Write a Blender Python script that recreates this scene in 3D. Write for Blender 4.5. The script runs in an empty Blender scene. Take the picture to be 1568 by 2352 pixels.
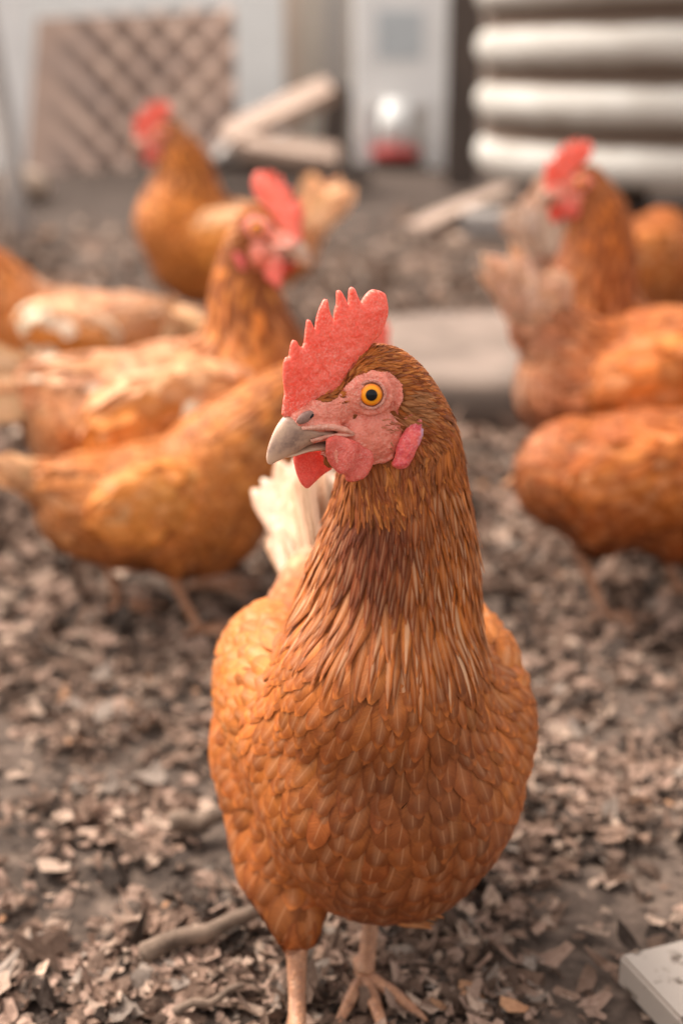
import bpy, bmesh, math, random, numpy as np
from mathutils import Vector, Matrix, Euler, noise as mnoise
from mathutils.bvhtree import BVHTree
from mathutils.geometry import delaunay_2d_cdt
random.seed(7); rng = np.random.default_rng(7)
R = math.radians
scene = bpy.context.scene
col = scene.collection

# ------------------------------------------------------------------ camera, sky, sun, exposure
CAM_H, PITCH, FPX = 0.52, R(18.2), 3266.67           # metres, radians, focal length in units of a 2352-high frame
cam = bpy.data.cameras.new('camera'); cam_o = bpy.data.objects.new('camera', cam); col.objects.link(cam_o)
cam_o.location = (0, 0, CAM_H); cam_o.rotation_euler = (math.pi/2-PITCH, 0, 0)
cam.sensor_fit = 'VERTICAL'; cam.sensor_height = 36; cam.sensor_width = 24; cam.lens = 50
cam.clip_start = 0.02; cam.clip_end = 400
cam.dof.use_dof = True; cam.dof.focus_distance = 0.668; cam.dof.aperture_fstop = 4.0
scene.camera = cam_o
SUN_EL, SUN_AZ = R(54), R(-62)                        # azimuth from +Y towards +X
w = bpy.data.worlds.new('World'); scene.world = w; w.use_nodes = True
nt = w.node_tree; nt.nodes.clear()
sky = nt.nodes.new('ShaderNodeTexSky'); sky.sky_type = 'NISHITA'; sky.sun_disc = False
sky.sun_elevation = SUN_EL; sky.sun_rotation = SUN_AZ; sky.dust_density = 4; sky.air_density = 1.0
hs = nt.nodes.new('ShaderNodeHueSaturation'); hs.inputs['Saturation'].default_value = 0.16
bg = nt.nodes.new('ShaderNodeBackground'); bg.inputs['Strength'].default_value = 0.15
ow = nt.nodes.new('ShaderNodeOutputWorld')
nt.links.new(sky.outputs[0], hs.inputs['Color']); wm = nt.nodes.new('ShaderNodeMix'); wm.data_type = 'RGBA'; wm.blend_type = 'MULTIPLY'; wm.inputs[0].default_value = 1; wm.inputs[7].default_value = (1.06, .985, .92, 1)
nt.links.new(hs.outputs[0], wm.inputs[6]); nt.links.new(wm.outputs[2], bg.inputs['Color']); nt.links.new(bg.outputs[0], ow.inputs[0])
sun = bpy.data.lights.new('sun', 'SUN'); sun_o = bpy.data.objects.new('sun', sun); col.objects.link(sun_o)
sun.energy = 1.5; sun.angle = R(18); sun.color = (1.0, 0.93, 0.84)
sd = Vector((math.sin(SUN_AZ)*math.cos(SUN_EL), math.cos(SUN_AZ)*math.cos(SUN_EL), math.sin(SUN_EL)))
sun_o.rotation_euler = sd.to_track_quat('Z', 'Y').to_euler(); sun_o.location = sd*20
scene.view_settings.view_transform = 'Standard'; scene.view_settings.look = 'None'
scene.view_settings.exposure = 1.42; scene.view_settings.gamma = 1.0
scene.cycles.use_denoising = True
scene.cycles.max_bounces = 8; scene.cycles.transparent_max_bounces = 8

# ------------------------------------------------------------------ camera geometry used to take real positions off the photograph
_F0 = np.array([0, math.cos(PITCH), -math.sin(PITCH)]); _U0 = np.array([0, math.sin(PITCH), math.cos(PITCH)]); _R0 = np.array([1., 0, 0])
_CAM = np.array([0, 0, CAM_H])
def ray(u, v): return _R0*(u-784)/FPX - _U0*(v-1176)/FPX + _F0
def at_y(u, v, Y):
    r = ray(u, v); return _CAM + r*(Y/r[1])
def at_z(u, v, z=0.0):
    r = ray(u, v); return _CAM + r*((z-CAM_H)/r[2])

# ------------------------------------------------------------------ helpers
def tag(o, label=None, cat=None, group=None, kind=None):
    if label: o['label'] = label
    if cat: o['category'] = cat
    if group: o['group'] = group
    if kind: o['kind'] = kind
    return o
def empty(name, loc=(0,0,0), rz=0):
    o = bpy.data.objects.new(name, None); col.objects.link(o); o.location = loc; o.rotation_euler = (0,0,rz); o.empty_display_size = .05
    return o
def link(name, me, parent=None, mat=None, matrix=None):
    o = bpy.data.objects.new(name, me); col.objects.link(o)
    if mat is not None and not me.materials: me.materials.append(mat)
    if parent is not None: o.parent = parent
    if matrix is not None: o.matrix_local = matrix
    return o
def smooth(me, on=True):
    me.polygons.foreach_set('use_smooth', [on]*len(me.polygons)); me.update(); return me
def mesh_np(name, V, F, sm=True):
    V = np.asarray(V, dtype=np.float32); F = np.asarray(F, dtype=np.int32)
    me = bpy.data.meshes.new(name); n = F.shape[1]
    me.vertices.add(len(V)); me.vertices.foreach_set('co', V.ravel())
    me.loops.add(F.size); me.loops.foreach_set('vertex_index', F.ravel())
    me.polygons.add(len(F)); me.polygons.foreach_set('loop_start', np.arange(0, F.size, n, dtype=np.int32))
    try: me.polygons.foreach_set('loop_total', np.full(len(F), n, dtype=np.int32))
    except Exception: pass
    me.update(calc_edges=True); smooth(me, sm); return me
def attr(me, name, data, typ='FLOAT_COLOR'):
    a = me.attributes.new(name, typ, 'POINT')
    if typ == 'FLOAT_COLOR': a.data.foreach_set('color', np.asarray(data, dtype=np.float32).ravel())
    else: a.data.foreach_set('vector', np.asarray(data, dtype=np.float32).ravel())
def bm_mesh(bm, name, sm=True):
    me = bpy.data.meshes.new(name); bm.to_mesh(me); bm.free(); smooth(me, sm); return me
def ell(bm, c, r, rot=None, seg=24, rings=14):
    M = Matrix.Translation(c) @ (rot.to_matrix().to_4x4() if rot is not None else Matrix()) @ Matrix.Diagonal((r[0], r[1], r[2], 1))
    bmesh.ops.create_uvsphere(bm, u_segments=seg, v_segments=rings, radius=1, matrix=M)
def chain(bm, pts, n=8):
    """spheres along a polyline of (vec, radius)"""
    for (a, ra), (b, rb) in zip(pts[:-1], pts[1:]):
        a = Vector(a); b = Vector(b)
        for k in range(n+1):
            t = k/n; ell(bm, a.lerp(b, t), (ra+(rb-ra)*t,)*3, seg=18, rings=12)
def remesh(bm, vox, iters=4, fac=.5):
    me = bm_mesh(bm, 'tmp'); o = bpy.data.objects.new('tmp', me); col.objects.link(o)
    m = o.modifiers.new('r', 'REMESH'); m.mode = 'VOXEL'; m.voxel_size = vox
    if iters:
        s = o.modifiers.new('s', 'SMOOTH'); s.factor = fac; s.iterations = iters
    dg = bpy.context.evaluated_depsgraph_get(); dg.update()
    out = bpy.data.meshes.new_from_object(o.evaluated_get(dg)); bpy.data.objects.remove(o); bpy.data.meshes.remove(me)
    return smooth(out)
def relax(me, iters, wfn):
    """blend the lumps of a body into one another where wfn (0..1 per vertex) allows"""
    n = len(me.vertices); V = np.empty(n*3, np.float32); me.vertices.foreach_get('co', V); V = V.reshape(-1, 3).astype(float)
    E = np.empty(len(me.edges)*2, np.int32); me.edges.foreach_get('vertices', E); E = E.reshape(-1, 2)
    deg = np.bincount(E.ravel(), minlength=n)[:, None].clip(1); W = (wfn(V)*.6)[:, None]
    for _ in range(iters):
        S = np.stack([np.bincount(E[:, 0], V[E[:, 1], k], n)+np.bincount(E[:, 1], V[E[:, 0], k], n) for k in range(3)], 1)/deg; V += W*(S-V)
    me.vertices.foreach_set('co', V.astype(np.float32).ravel()); me.update(); return me
def tube(bm, pts, radii, seg=10, flat=1.0, caps=True):
    pts = [Vector(p) for p in pts]; rings = []
    prev = None
    for i, p in enumerate(pts):
        t = (pts[min(i+1, len(pts)-1)] - pts[max(i-1, 0)]).normalized()
        s = t.cross(Vector((0,0,1)));
        if s.length < .05: s = t.cross(Vector((0,1,0)))
        s.normalize()
        if prev is not None and s.dot(prev) < 0: s = -s
        prev = s; q = s.cross(t)
        rings.append([bm.verts.new(p + s*radii[i]*math.cos(a) + q*radii[i]*flat*math.sin(a)) for a in [2*math.pi*k/seg for k in range(seg)]])
    for a, b in zip(rings[:-1], rings[1:]):
        for k in range(seg): bm.faces.new((a[k], a[(k+1)%seg], b[(k+1)%seg], b[k]))
    if caps: bm.faces.new(rings[0][::-1]); bm.faces.new(rings[-1])
def box(bm, x0, x1, y0, y1, z0, z1, M=None, bevel=0):
    vs = [bm.verts.new((M @ Vector(p)) if M else p) for p in [(x0,y0,z0),(x1,y0,z0),(x1,y1,z0),(x0,y1,z0),(x0,y0,z1),(x1,y0,z1),(x1,y1,z1),(x0,y1,z1)]]
    fs = [bm.faces.new([vs[i] for i in f]) for f in [(0,3,2,1),(4,5,6,7),(0,1,5,4),(1,2,6,5),(2,3,7,6),(3,0,4,7)]]
    if bevel: bmesh.ops.bevel(bm, geom=list({e for f in fs for e in f.edges}), offset=bevel, segments=2, affect='EDGES', profile=.6)
def sstep(a, b, x): 
    t = np.clip((x-a)/(b-a), 0, 1); return t*t*(3-2*t)

# ------------------------------------------------------------------ materials
class MB:
    def __init__(s, name):
        s.m = bpy.data.materials.new(name); s.m.use_nodes = True; s.t = s.m.node_tree; s.t.nodes.clear()
        s.out = s.n('ShaderNodeOutputMaterial'); s.p = s.n('ShaderNodeBsdfPrincipled'); s.l(s.p.outputs[0], s.out.inputs[0])
    def n(s, typ, **kw):
        x = s.t.nodes.new(typ)
        for k, v in kw.items(): setattr(x, k, v)
        return x
    def l(s, a, b): s.t.links.new(a, b); return b
    def put(s, inp, v):
        if hasattr(v, 'is_output') or isinstance(v, bpy.types.NodeSocket): s.l(v, inp)
        else: inp.default_value = v
    def coord(s, out='Object', scale=(1,1,1)):
        c = s.n('ShaderNodeTexCoord'); m = s.n('ShaderNodeMapping'); m.inputs['Scale'].default_value = scale
        s.l(c.outputs[out], m.inputs['Vector']); return m.outputs[0]
    def noise(s, vec, scale, detail=4, rough=.55, dist=0):
        x = s.n('ShaderNodeTexNoise'); s.l(vec, x.inputs['Vector']); x.inputs['Scale'].default_value = scale
        x.inputs['Detail'].default_value = detail; x.inputs['Roughness'].default_value = rough; x.inputs['Distortion'].default_value = dist
        return x.outputs['Fac']
    def ramp(s, fac, stops, interp='LINEAR'):
        r = s.n('ShaderNodeValToRGB'); r.color_ramp.interpolation = interp; e = r.color_ramp.elements
        while len(e) < len(stops): e.new(.5)
        for i, (p, c) in enumerate(stops): e[i].position = p; e[i].color = (*c, 1) if len(c) == 3 else c
        s.l(fac, r.inputs[0]); return r.outputs[0]
    def math(s, op, a, b=None, clamp=False):
        x = s.n('ShaderNodeMath', operation=op); x.use_clamp = clamp; s.put(x.inputs[0], a)
        if b is not None: s.put(x.inputs[1], b)
        return x.outputs[0]
    def rng(s, x, a, b, c=0., d=1.):
        r = s.n('ShaderNodeMapRange', interpolation_type='SMOOTHSTEP'); s.put(r.inputs[0], x)
        for i, v in enumerate((a, b, c, d)): r.inputs[i+1].default_value = v
        return r.outputs[0]
    def mix(s, fac, a, b, mode='MIX'):
        x = s.n('ShaderNodeMix', data_type='RGBA', blend_type=mode); s.put(x.inputs[0], fac)
        s.put(x.inputs[6], a if not isinstance(a, tuple) else (*a, 1)); s.put(x.inputs[7], b if not isinstance(b, tuple) else (*b, 1)); return x.outputs[2]
    def bump(s, h, strength=.3, dist=.001):
        b = s.n('ShaderNodeBump'); b.inputs['Strength'].default_value = strength; b.inputs['Distance'].default_value = dist
        s.l(h, b.inputs['Height']); s.l(b.outputs[0], s.p.inputs['Normal']); return b
    def set(s, **kw):
        for k, v in kw.items(): s.put(s.p.inputs[k.replace('_', ' ')], (*v, 1) if isinstance(v, tuple) and len(v) == 3 and 'Radius' not in k else v)
        return s

def mat_simple(name, stops, scale=8, rough=.8, bump=.3, bd=.002, sc=(1,1,1), metal=0, detail=6, spec=.3):
    b = MB(name); v = b.coord('Object', sc); f = b.noise(v, scale, detail, .6)
    b.set(Base_Color=b.ramp(f, stops), Roughness=rough, Metallic=metal); b.p.inputs['Specular IOR Level'].default_value = spec
    b.bump(b.noise(v, scale*4, 5, .6), bump, bd); return b.m

def feather_mat():
    b = MB('feather'); T = b.n
    ac = T('ShaderNodeAttribute', attribute_name='fcol'); ax = T('ShaderNodeAttribute', attribute_name='faux'); au = T('ShaderNodeAttribute', attribute_name='fuv')
    su = b.n('ShaderNodeSeparateXYZ'); b.l(au.outputs['Vector'], su.inputs[0]); sx = b.n('ShaderNodeSeparateColor'); b.l(ax.outputs['Color'], sx.inputs[0])
    u, v, ln = su.outputs[0], su.outputs[1], su.outputs[2]
    streak, rnd, lace = sx.outputs[0], sx.outputs[1], sx.outputs[2]
    au_ = b.math('ABSOLUTE', u)
    # barbs run out and forward from the shaft
    ph = b.math('SUBTRACT', b.math('MULTIPLY', v, ln), b.math('MULTIPLY', au_, 5.0))
    cmb = b.n('ShaderNodeCombineXYZ'); b.l(b.math('MULTIPLY', ph, 1.6), cmb.inputs[0]); b.l(b.math('MULTIPLY', u, .8), cmb.inputs[1]); b.l(b.math('MULTIPLY', rnd, 57.), cmb.inputs[2])
    barb = b.noise(cmb.outputs[0], 1.0, 3, .6)
    big = b.noise(b.coord('Object'), 90, 3, .5)
    base = b.mix(b.rng(barb, .3, .7, .0, .38), ac.outputs['Color'], (.10, .025, .008))
    lightc = b.mix(1.0, ac.outputs['Color'], (1.38, 1.42, 1.5), 'MULTIPLY')
    base = b.mix(b.math('MULTIPLY', b.rng(big, .45, .7), .35), base, lightc)
    # dark lacing near the rim, thin pale rim
    edge = b.math('MAXIMUM', b.math('MULTIPLY', au_, .92), v)
    rim = b.math('MULTIPLY', b.rng(edge, .62, .86), lace)
    base = b.mix(b.math('MULTIPLY', rim, .80), base, b.mix(1.0, ac.outputs['Color'], (.42, .30, .22), 'MULTIPLY'))
    base = b.mix(b.math('MULTIPLY', b.rng(edge, .90, .96), .42), base, lightc)
    # pale centre streak and shaft
    st = b.math('MULTIPLY', b.math('MULTIPLY', b.rng(au_, .62, .18), b.rng(v, .15, .45)), b.math('MULTIPLY', streak, b.rng(v, 1.0, .82)))
    base = b.mix(st, base, (.72, .43, .25))
    sh = b.math('MULTIPLY', b.rng(au_, .09, .03), b.math('MULTIPLY', b.rng(v, .1, .35), b.rng(v, .98, .8)))
    base = b.mix(b.math('MULTIPLY', sh, .26), base, (.70, .36, .18))
    b.set(Base_Color=base, Roughness=.55, Sheen_Weight=.02); b.p.inputs['Specular IOR Level'].default_value = .22
    b.p.inputs['Sheen Tint'].default_value = (1, .7, .5, 1)
    b.bump(barb, .55, .0004)
    tr = b.n('ShaderNodeBsdfTranslucent'); b.l(base, tr.inputs[0]); mx = b.n('ShaderNodeMixShader'); mx.inputs[0].default_value = .14
    b.l(b.p.outputs[0], mx.inputs[1]); b.l(tr.outputs[0], mx.inputs[2]); b.l(mx.outputs[0], b.out.inputs[0])
    return b.m

def skin_mat(name, red, pale, dark, sss=.25, grain=900, speck=.5, rad=(.004,.0012,.0008), bumpd=.0005, vein=False, transl=0):
    b = MB(name); v = b.coord('Object')
    g = b.noise(v, grain, 3, .6); g2 = b.noise(v, grain*.18, 4, .6, .5); g3 = b.noise(v, grain*.05, 3, .5)
    c = b.mix(b.rng(g2, .35, .7), red, dark)
    pat = b.math('MULTIPLY', b.rng(g, .44, .66), b.rng(g3, .3, .68, .25, 1.0))
    c = b.mix(b.math('MULTIPLY', pat, speck), c, pale)
    if vein:
        a = b.n('ShaderNodeAttribute', attribute_name='lilac'); c = b.mix(b.math('MULTIPLY', a.outputs['Fac'], b.rng(g2, .3, .6)), c, (.66, .46, .60))
    b.set(Base_Color=c, Roughness=.42, Subsurface_Weight=sss); b.p.inputs['Subsurface Radius'].default_value = rad
    b.p.inputs['Subsurface Scale'].default_value = 1.0; b.p.inputs['Specular IOR Level'].default_value = .4
    vo = b.n('ShaderNodeTexVoronoi'); b.l(v, vo.inputs['Vector']); vo.inputs['Scale'].default_value = grain*.7
    h = b.math('ADD', b.math('MULTIPLY', vo.outputs['Distance'], -.8), b.math('MULTIPLY', g2, 2.2)); b.bump(h, .8, bumpd)
    if transl:
        tr = b.n('ShaderNodeBsdfTranslucent'); tr.inputs[0].default_value = (1., .10, .03, 1); mx = b.n('ShaderNodeMixShader'); mx.inputs[0].default_value = transl
        b.l(b.p.outputs[0], mx.inputs[1]); b.l(tr.outputs[0], mx.inputs[2]); b.l(mx.outputs[0], b.out.inputs[0])
    return b.m
M_FEATHER = feather_mat()
M_UNDER = mat_simple('down', [(.3, (.17,.050,.013)), (.7, (.28,.085,.022))], 300, .9, .5, .001)
M_COMB = skin_mat('comb_skin', (.90,.200,.130), (.92,.46,.38), (.86,.130,.080), sss=.32, grain=820, speck=.62, transl=.20)
M_FACE = skin_mat('face_skin', (.78,.240,.165), (.86,.48,.37), (.64,.15,.095), sss=.22, grain=1000, speck=.55)
M_WATTLE = skin_mat('wattle_skin', (.84,.19,.14), (.90,.46,.38), (.70,.10,.075), sss=.3, grain=1300, speck=.5, transl=.22)
M_LOBE = skin_mat('ear_lobe_skin', (.80,.13,.11), (.88,.42,.40), (.58,.04,.07), sss=.25, grain=900, speck=.5, vein=True)
M_LID = skin_mat('eyelid_skin', (.66,.27,.20), (.72,.48,.38), (.42,.12,.08), sss=.2, grain=1400, speck=.6)
def beak_mat():
    b = MB('beak_horn'); v = b.coord('Object', (1, 1, 1)); f = b.noise(v, 130, 4, .6, .6)
    s = b.n('ShaderNodeSeparateXYZ'); b.l(b.coord('Object'), s.inputs[0])
    c = b.ramp(f, [(.28, (.20,.125,.10)), (.5, (.42,.265,.19)), (.72, (.56,.37,.25))])
    c = b.mix(b.rng(s.outputs[2], -.0115, -.0165), c, (.62,.40,.27))
    b.set(Base_Color=c, Roughness=.42, Subsurface_Weight=.08); b.p.inputs['Subsurface Radius'].default_value = (.003,.0015,.001); b.p.inputs['Subsurface Scale'].default_value = 1
    b.bump(b.noise(b.coord('Object', (1, 1, 4)), 260, 4, .6), .35, .0004); return b.m
M_BEAK = beak_mat()
M_NARE = mat_simple('nostril_horn', [(.3, (.20,.11,.09)), (.7, (.36,.22,.18))], 400, .55, .4, .0004)
M_BLACK = mat_simple('pupil_black', [(.3, (.004,.004,.005)), (.7, (.008,.008,.01))], 50, .15, 0)
def eye_mat():
    b = MB('eye'); v = b.coord('Object'); s = b.n('ShaderNodeSeparateXYZ'); b.l(v, s.inputs[0])
    r = b.math('SQRT', b.math('ADD', b.math('POWER', s.outputs[0], 2), b.math('POWER', s.outputs[1], 2)))
    an = b.math('ARCTAN2', s.outputs[1], s.outputs[0])
    cb = b.n('ShaderNodeCombineXYZ'); b.l(b.math('MULTIPLY', an, 5.), cb.inputs[0]); b.l(b.math('MULTIPLY', r, 400.), cb.inputs[1])
    fib = b.noise(cb.outputs[0], 1.5, 3, .6)
    rr = b.math('ADD', b.math('DIVIDE', r, .0068), b.math('MULTIPLY', b.math('SUBTRACT', fib, .5), .04))
    iris = b.ramp(rr, [(0, (.003,.003,.004)), (.38, (.003,.003,.004)), (.425, (.72,.26,.01)), (.55, (.95,.35,.008)), (.70, (.80,.20,.008)), (.80, (.13,.04,.02)), (.90, (.05,.02,.015))])
    b.p.inputs['Specular IOR Level'].default_value = .15; b.set(Base_Color=iris, Roughness=.5, Coat_Weight=.55); b.p.inputs['Coat Roughness'].default_value = .02; b.p.inputs['Coat IOR'].default_value = 1.33
    return b.m
M_EYE = eye_mat()
def leg_mat():
    b = MB('leg_scales'); v = b.coord('Object'); f = b.noise(v, 150, 4, .6); c = b.ramp(f, [(.3, (.32,.135,.065)), (.55, (.46,.22,.115)), (.75, (.52,.30,.185))])
    vo = b.n('ShaderNodeTexVoronoi', feature='DISTANCE_TO_EDGE'); b.l(b.coord('Object', (1,1,1.6)), vo.inputs['Vector']); vo.inputs['Scale'].default_value = 260
    c = b.mix(b.rng(vo.outputs['Distance'], .16, .02, 0, .55), c, (.22,.11,.07)); b.set(Base_Color=c, Roughness=.6); b.bump(vo.outputs['Distance'], .8, .0012); return b.m
M_LEG = leg_mat()

# ------------------------------------------------------------------ the head, in head coordinates (x to the beak, y to its left, z up), metres
AL = R(32)
_f = np.array([-math.cos(AL), -math.sin(AL), 0]); _l = np.cross([0,0,1.], _f); HM3 = np.array([_f, _l, [0,0,1.]])
def cr(c): return ((1000+c[0]/1.568)/1.7417, (1100+c[1]/1.568)/1.7417)
HC = at_y(*cr((640, 860)), .665)
def hl(c, off=0.0):
    r = ray(*cr(c)); t = ((HC-_CAM)@_l+off)/(r@_l); return HM3@(_CAM+r*t-HC)
HEAD_W = Matrix([[ _f[0], _l[0], 0, HC[0]], [_f[1], _l[1], 0, HC[1]], [0, 0, 1, HC[2]], [0,0,0,1]])

def in_poly(P, poly):
    x, y = P[:, 0], P[:, 1]; inside = np.zeros(len(P), bool); n = len(poly)
    for i in range(n):
        x1, y1 = poly[i]; x2, y2 = poly[(i+1) % n]
        c = ((y1 > y) != (y2 > y)) & (x < (x2-x1)*(y-y1)/(y2-y1+1e-12)+x1); inside ^= c
    return inside
def poly_dist(P, poly):
    d = np.full(len(P), 1e9); n = len(poly)
    for i in range(n):
        a = np.array(poly[i]); b = np.array(poly[(i+1) % n]); ab = b-a
        t = np.clip(((P-a)@ab)/max(ab@ab, 1e-14), 0, 1); d = np.minimum(d, np.linalg.norm(P-a-t[:, None]*ab, axis=1))
    return d
def resample(poly, step, rnd=1):
    P = np.array(poly, float)
    for _ in range(rnd):      # corner cutting
        Q = np.roll(P, -1, 0); P = np.stack([P*.8+Q*.2, P*.2+Q*.8], 1).reshape(-1, 2)
    Q = np.roll(P, -1, 0); out = []
    for a, b in zip(P, Q):
        k = max(1, int(round(np.linalg.norm(b-a)/step)))
        for j in range(k): out.append(a+(b-a)*j/k)
    keep = [out[0]]
    for p in out[1:]:
        if np.linalg.norm(p-keep[-1]) > step*.35: keep.append(p)
    return np.array(keep)
def plate(name, outline, off, thick, redge, step, warp=None, rnd=1, tmin=.0004, lump=.0003, seed=0):
    """a fleshy or solid plate with a traced outline: real thickness, rounded rim, uneven surface"""
    B = resample(outline, step, rnd); nb = len(B)
    lo, hi = B.min(0), B.max(0); xs = np.arange(lo[0], hi[0], step); ys = np.arange(lo[1], hi[1], step*.87)
    G = np.array([(x+(step/2 if j % 2 else 0), y) for j, y in enumerate(ys) for x in xs])
    G = G[in_poly(G, B)]; G = G[poly_dist(G, B) > step*.6]
    P = np.vstack([B, G])
    vs, es, fs, *_ = delaunay_2d_cdt([Vector(p) for p in P], [(i, (i+1) % nb) for i in range(nb)], [list(range(nb))], 1, 1e-9)
    V = np.array([tuple(v) for v in vs]); d = poly_dist(V, B); d[:nb] = 0
    t = tmin + thick*np.sqrt(np.clip(1-(1-np.clip(d/redge, 0, 1))**2, 0, 1))
    nz = np.array([mnoise.noise(Vector((x*260+seed, y*260, seed*3.1))) + .5*mnoise.noise(Vector((x*700+seed, y*700, 9+seed))) for x, y in V])
    o = np.array([off + (warp(x, y) if warp else 0) for x, y in V])
    t = t + lump*nz*np.clip(d/redge, 0, 1)
    A = np.stack([V[:, 0], o+t, V[:, 1]], 1); Bk = np.stack([V[:, 0], o-t, V[:, 1]], 1); n = len(V)
    F = [tuple(f) for f in fs if len(f) == 3]
    # orient
    a, b_, c = (V[list(F[0])]); s = np.cross(b_-a, c-a)
    F1 = [f if s < 0 else f[::-1] for f in F]; F2 = [tuple(i+n for i in f[::-1]) for f in F1]
    side = []
    for i in range(nb): j = (i+1) % nb; side.append((i, j, j+n, i+n))
    me = bpy.data.meshes.new(name); me.from_pydata([tuple(p) for p in np.vstack([A, Bk])], [], F1+F2+side); me.validate(); smooth(me)
    bm = bmesh.new(); bm.from_mesh(me); bmesh.ops.recalc_face_normals(bm, faces=bm.faces); bm.to_mesh(me); bm.free(); smooth(me)
    return me
def xz(c, off=0): p = hl(c, off); return (p[0], p[2])

COMB = [(205,900),(213,790),(222,740),(205,650),(203,560),(220,512),(241,518),(248,450),(262,405),(284,410),(305,445),(333,458),(345,420),(350,340),(358,280),(377,283),(400,325),(416,348),(420,280),(440,215),(470,152),(492,156),(500,215),(513,255),(530,298),(537,230),(552,180),(550,108),(565,95),(582,112),(600,150),(618,195),(622,150),(624,95),(640,74),(657,88),(670,130),(688,180),(710,135),(740,100),(765,88),(800,95),(838,115),(850,150),(864,220),(856,270),(838,320),(812,378),(780,404),(745,440),(720,500),(660,560),(600,640),(560,720),(520,800),(430,860),(330,905)]
comb_me = plate('comb', [xz(c) for c in COMB], 0, .0022, .0075, .0008, warp=lambda x, z: .0012*math.sin(x*140+z*60), rnd=1, tmin=.0006, lump=.0006)
WN = [(478,1020),(560,1005),(660,1040),(720,1075),(752,1100),(768,1150),(756,1210),(715,1266),(650,1296),(612,1300),(602,1262),(575,1246),(545,1243),(500,1180),(474,1110)]
wn0 = xz((620,1150), .0125)
def wn_warp(x, z): 
    r = ((x-wn0[0])**2+(z-wn0[1])**2)**.5; return .0022-.16*r + .0011*math.sin(x*420+z*200)
wat_n = plate('wattle', [xz(c, .0125) for c in WN], .0122, .0017, .004, .0008, warp=wn_warp, rnd=1, tmin=.0006)
WF = [(278,1060),(340,1000),(430,1040),(520,1130),(520,1210),(450,1255),(402,1300),(357,1344),(318,1308),(290,1240),(273,1160)]
wat_f = plate('wattle', [xz(c, -.0115) for c in WF], -.0115, .0009, .003, .0008, rnd=1, tmin=.0005)
LOBE = [(1068,872),(1088,930),(1082,1000),(1052,1060),(1032,1090),(1018,1140),(978,1215),(932,1222),(893,1197),(912,1160),(922,1080),(945,1020),(995,945),(1038,888)]
lob0 = xz((1000,1050), .0185)
lobe_me = plate('ear_lobe', [xz(c, .0175) for c in LOBE], .0162, .0032, .006, .0008, warp=lambda x, z: .0022-.12*((x-lob0[0])**2+(z-lob0[1])**2)**.5, rnd=1, tmin=.0006, lump=.0012, seed=4)
V = np.array([v.co[:] for v in lobe_me.vertices]); 
_a = np.array(xz((1060,890), .0175)); _b = np.array(xz((940,1215), .0175)); _d = (_a-_b)/np.linalg.norm(_a-_b)
_s = -((V[:,0]-_b[0])*_d[1]-(V[:,2]-_b[1])*_d[0]); lil = .85*sstep(.0002, .0022, _s)*sstep(.008, .016, (V[:,0]-_b[0])*_d[0]+(V[:,2]-_b[1])*_d[1])
attr(lobe_me, 'lilac', np.stack([lil, lil, lil, np.ones_like(lil)], 1))
for m_, mt in ((comb_me, M_COMB), (wat_n, M_WATTLE), (wat_f, M_WATTLE), (lobe_me, M_LOBE)): m_.materials.append(mt)
lobe_f = lobe_me.copy(); 
for v in lobe_f.vertices: v.co.y = -v.co.y
lobe_f.flip_normals()

def loft(name, stations, seg=20, pw=2.3):
    bm = bmesh.new(); rings = []
    for (T, B, wd) in stations:
        T = Vector((T[0], 0, T[1])); B = Vector((B[0], 0, B[1])); c = (T+B)/2; h = (T-B)/2; ring = []
        for k in range(seg):
            a = 2*math.pi*k/seg; ca, sa = math.cos(a), math.sin(a)
            yy = math.copysign(abs(sa)**(2/pw), sa)*wd*(1 if ca < 0 else 1-.25*ca); ring.append(bm.verts.new(c + h*math.copysign(abs(ca)**(2/pw), ca) + Vector((0, yy, 0))))
        rings.append(ring)
    for a, b in zip(rings[:-1], rings[1:]):
        for k in range(seg): bm.faces.new((a[k], a[(k+1)%seg], b[(k+1)%seg], b[k]))
    bm.faces.new(rings[0][::-1]); bm.faces.new(rings[-1]); bmesh.ops.recalc_face_normals(bm, faces=bm.faces)
    return bm
def dense(st, n=28):
    """Catmull-Rom through the stations"""
    A = np.array([[*T, *B, w_] for T, B, w_ in st]); out = []
    for q in np.linspace(0, len(A)-1, n):
        i = min(int(q), len(A)-2); t = q-i; p0, p1, p2, p3 = A[max(i-1,0)], A[i], A[i+1], A[min(i+2, len(A)-1)]
        r = .5*((2*p1)+(-p0+p2)*t+(2*p0-5*p1+4*p2-p3)*t*t+(-p0+3*p1-3*p2+p3)*t**3); out.append(((r[0], r[1]), (r[2], r[3]), max(r[4], .0003)))
    return out
up_st = [(xz((450,955)), xz((560,1000)), .0080), (xz((335,930)), xz((470,1018)), .0080), (xz((238,884)), xz((385,1050)), .0072), (xz((188,925)), xz((300,1098)), .0055), (xz((148,995)), xz((228,1140)), .0041), (xz((119,1070)), xz((172,1166)), .0027), (xz((104,1138)), xz((136,1186)), .0015), (xz((110,1180)), xz((120,1188)), .0006)]
beak_up = bm_mesh(loft('beak', dense(up_st)), 'upper_beak')
lo_st = [(xz((590,1005)), xz((560,1088)), .0090), (xz((480,1024)), xz((450,1092)), .0074), (xz((370,1062)), xz((345,1104)), .0052), (xz((270,1108)), xz((255,1138)), .0028), (xz((205,1128)), xz((200,1150)), .0012)]
beak_lo = bm_mesh(loft('beak', dense(lo_st)), 'lower_beak')
for m_ in (beak_up, beak_lo): m_.materials.append(M_BEAK)

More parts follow.
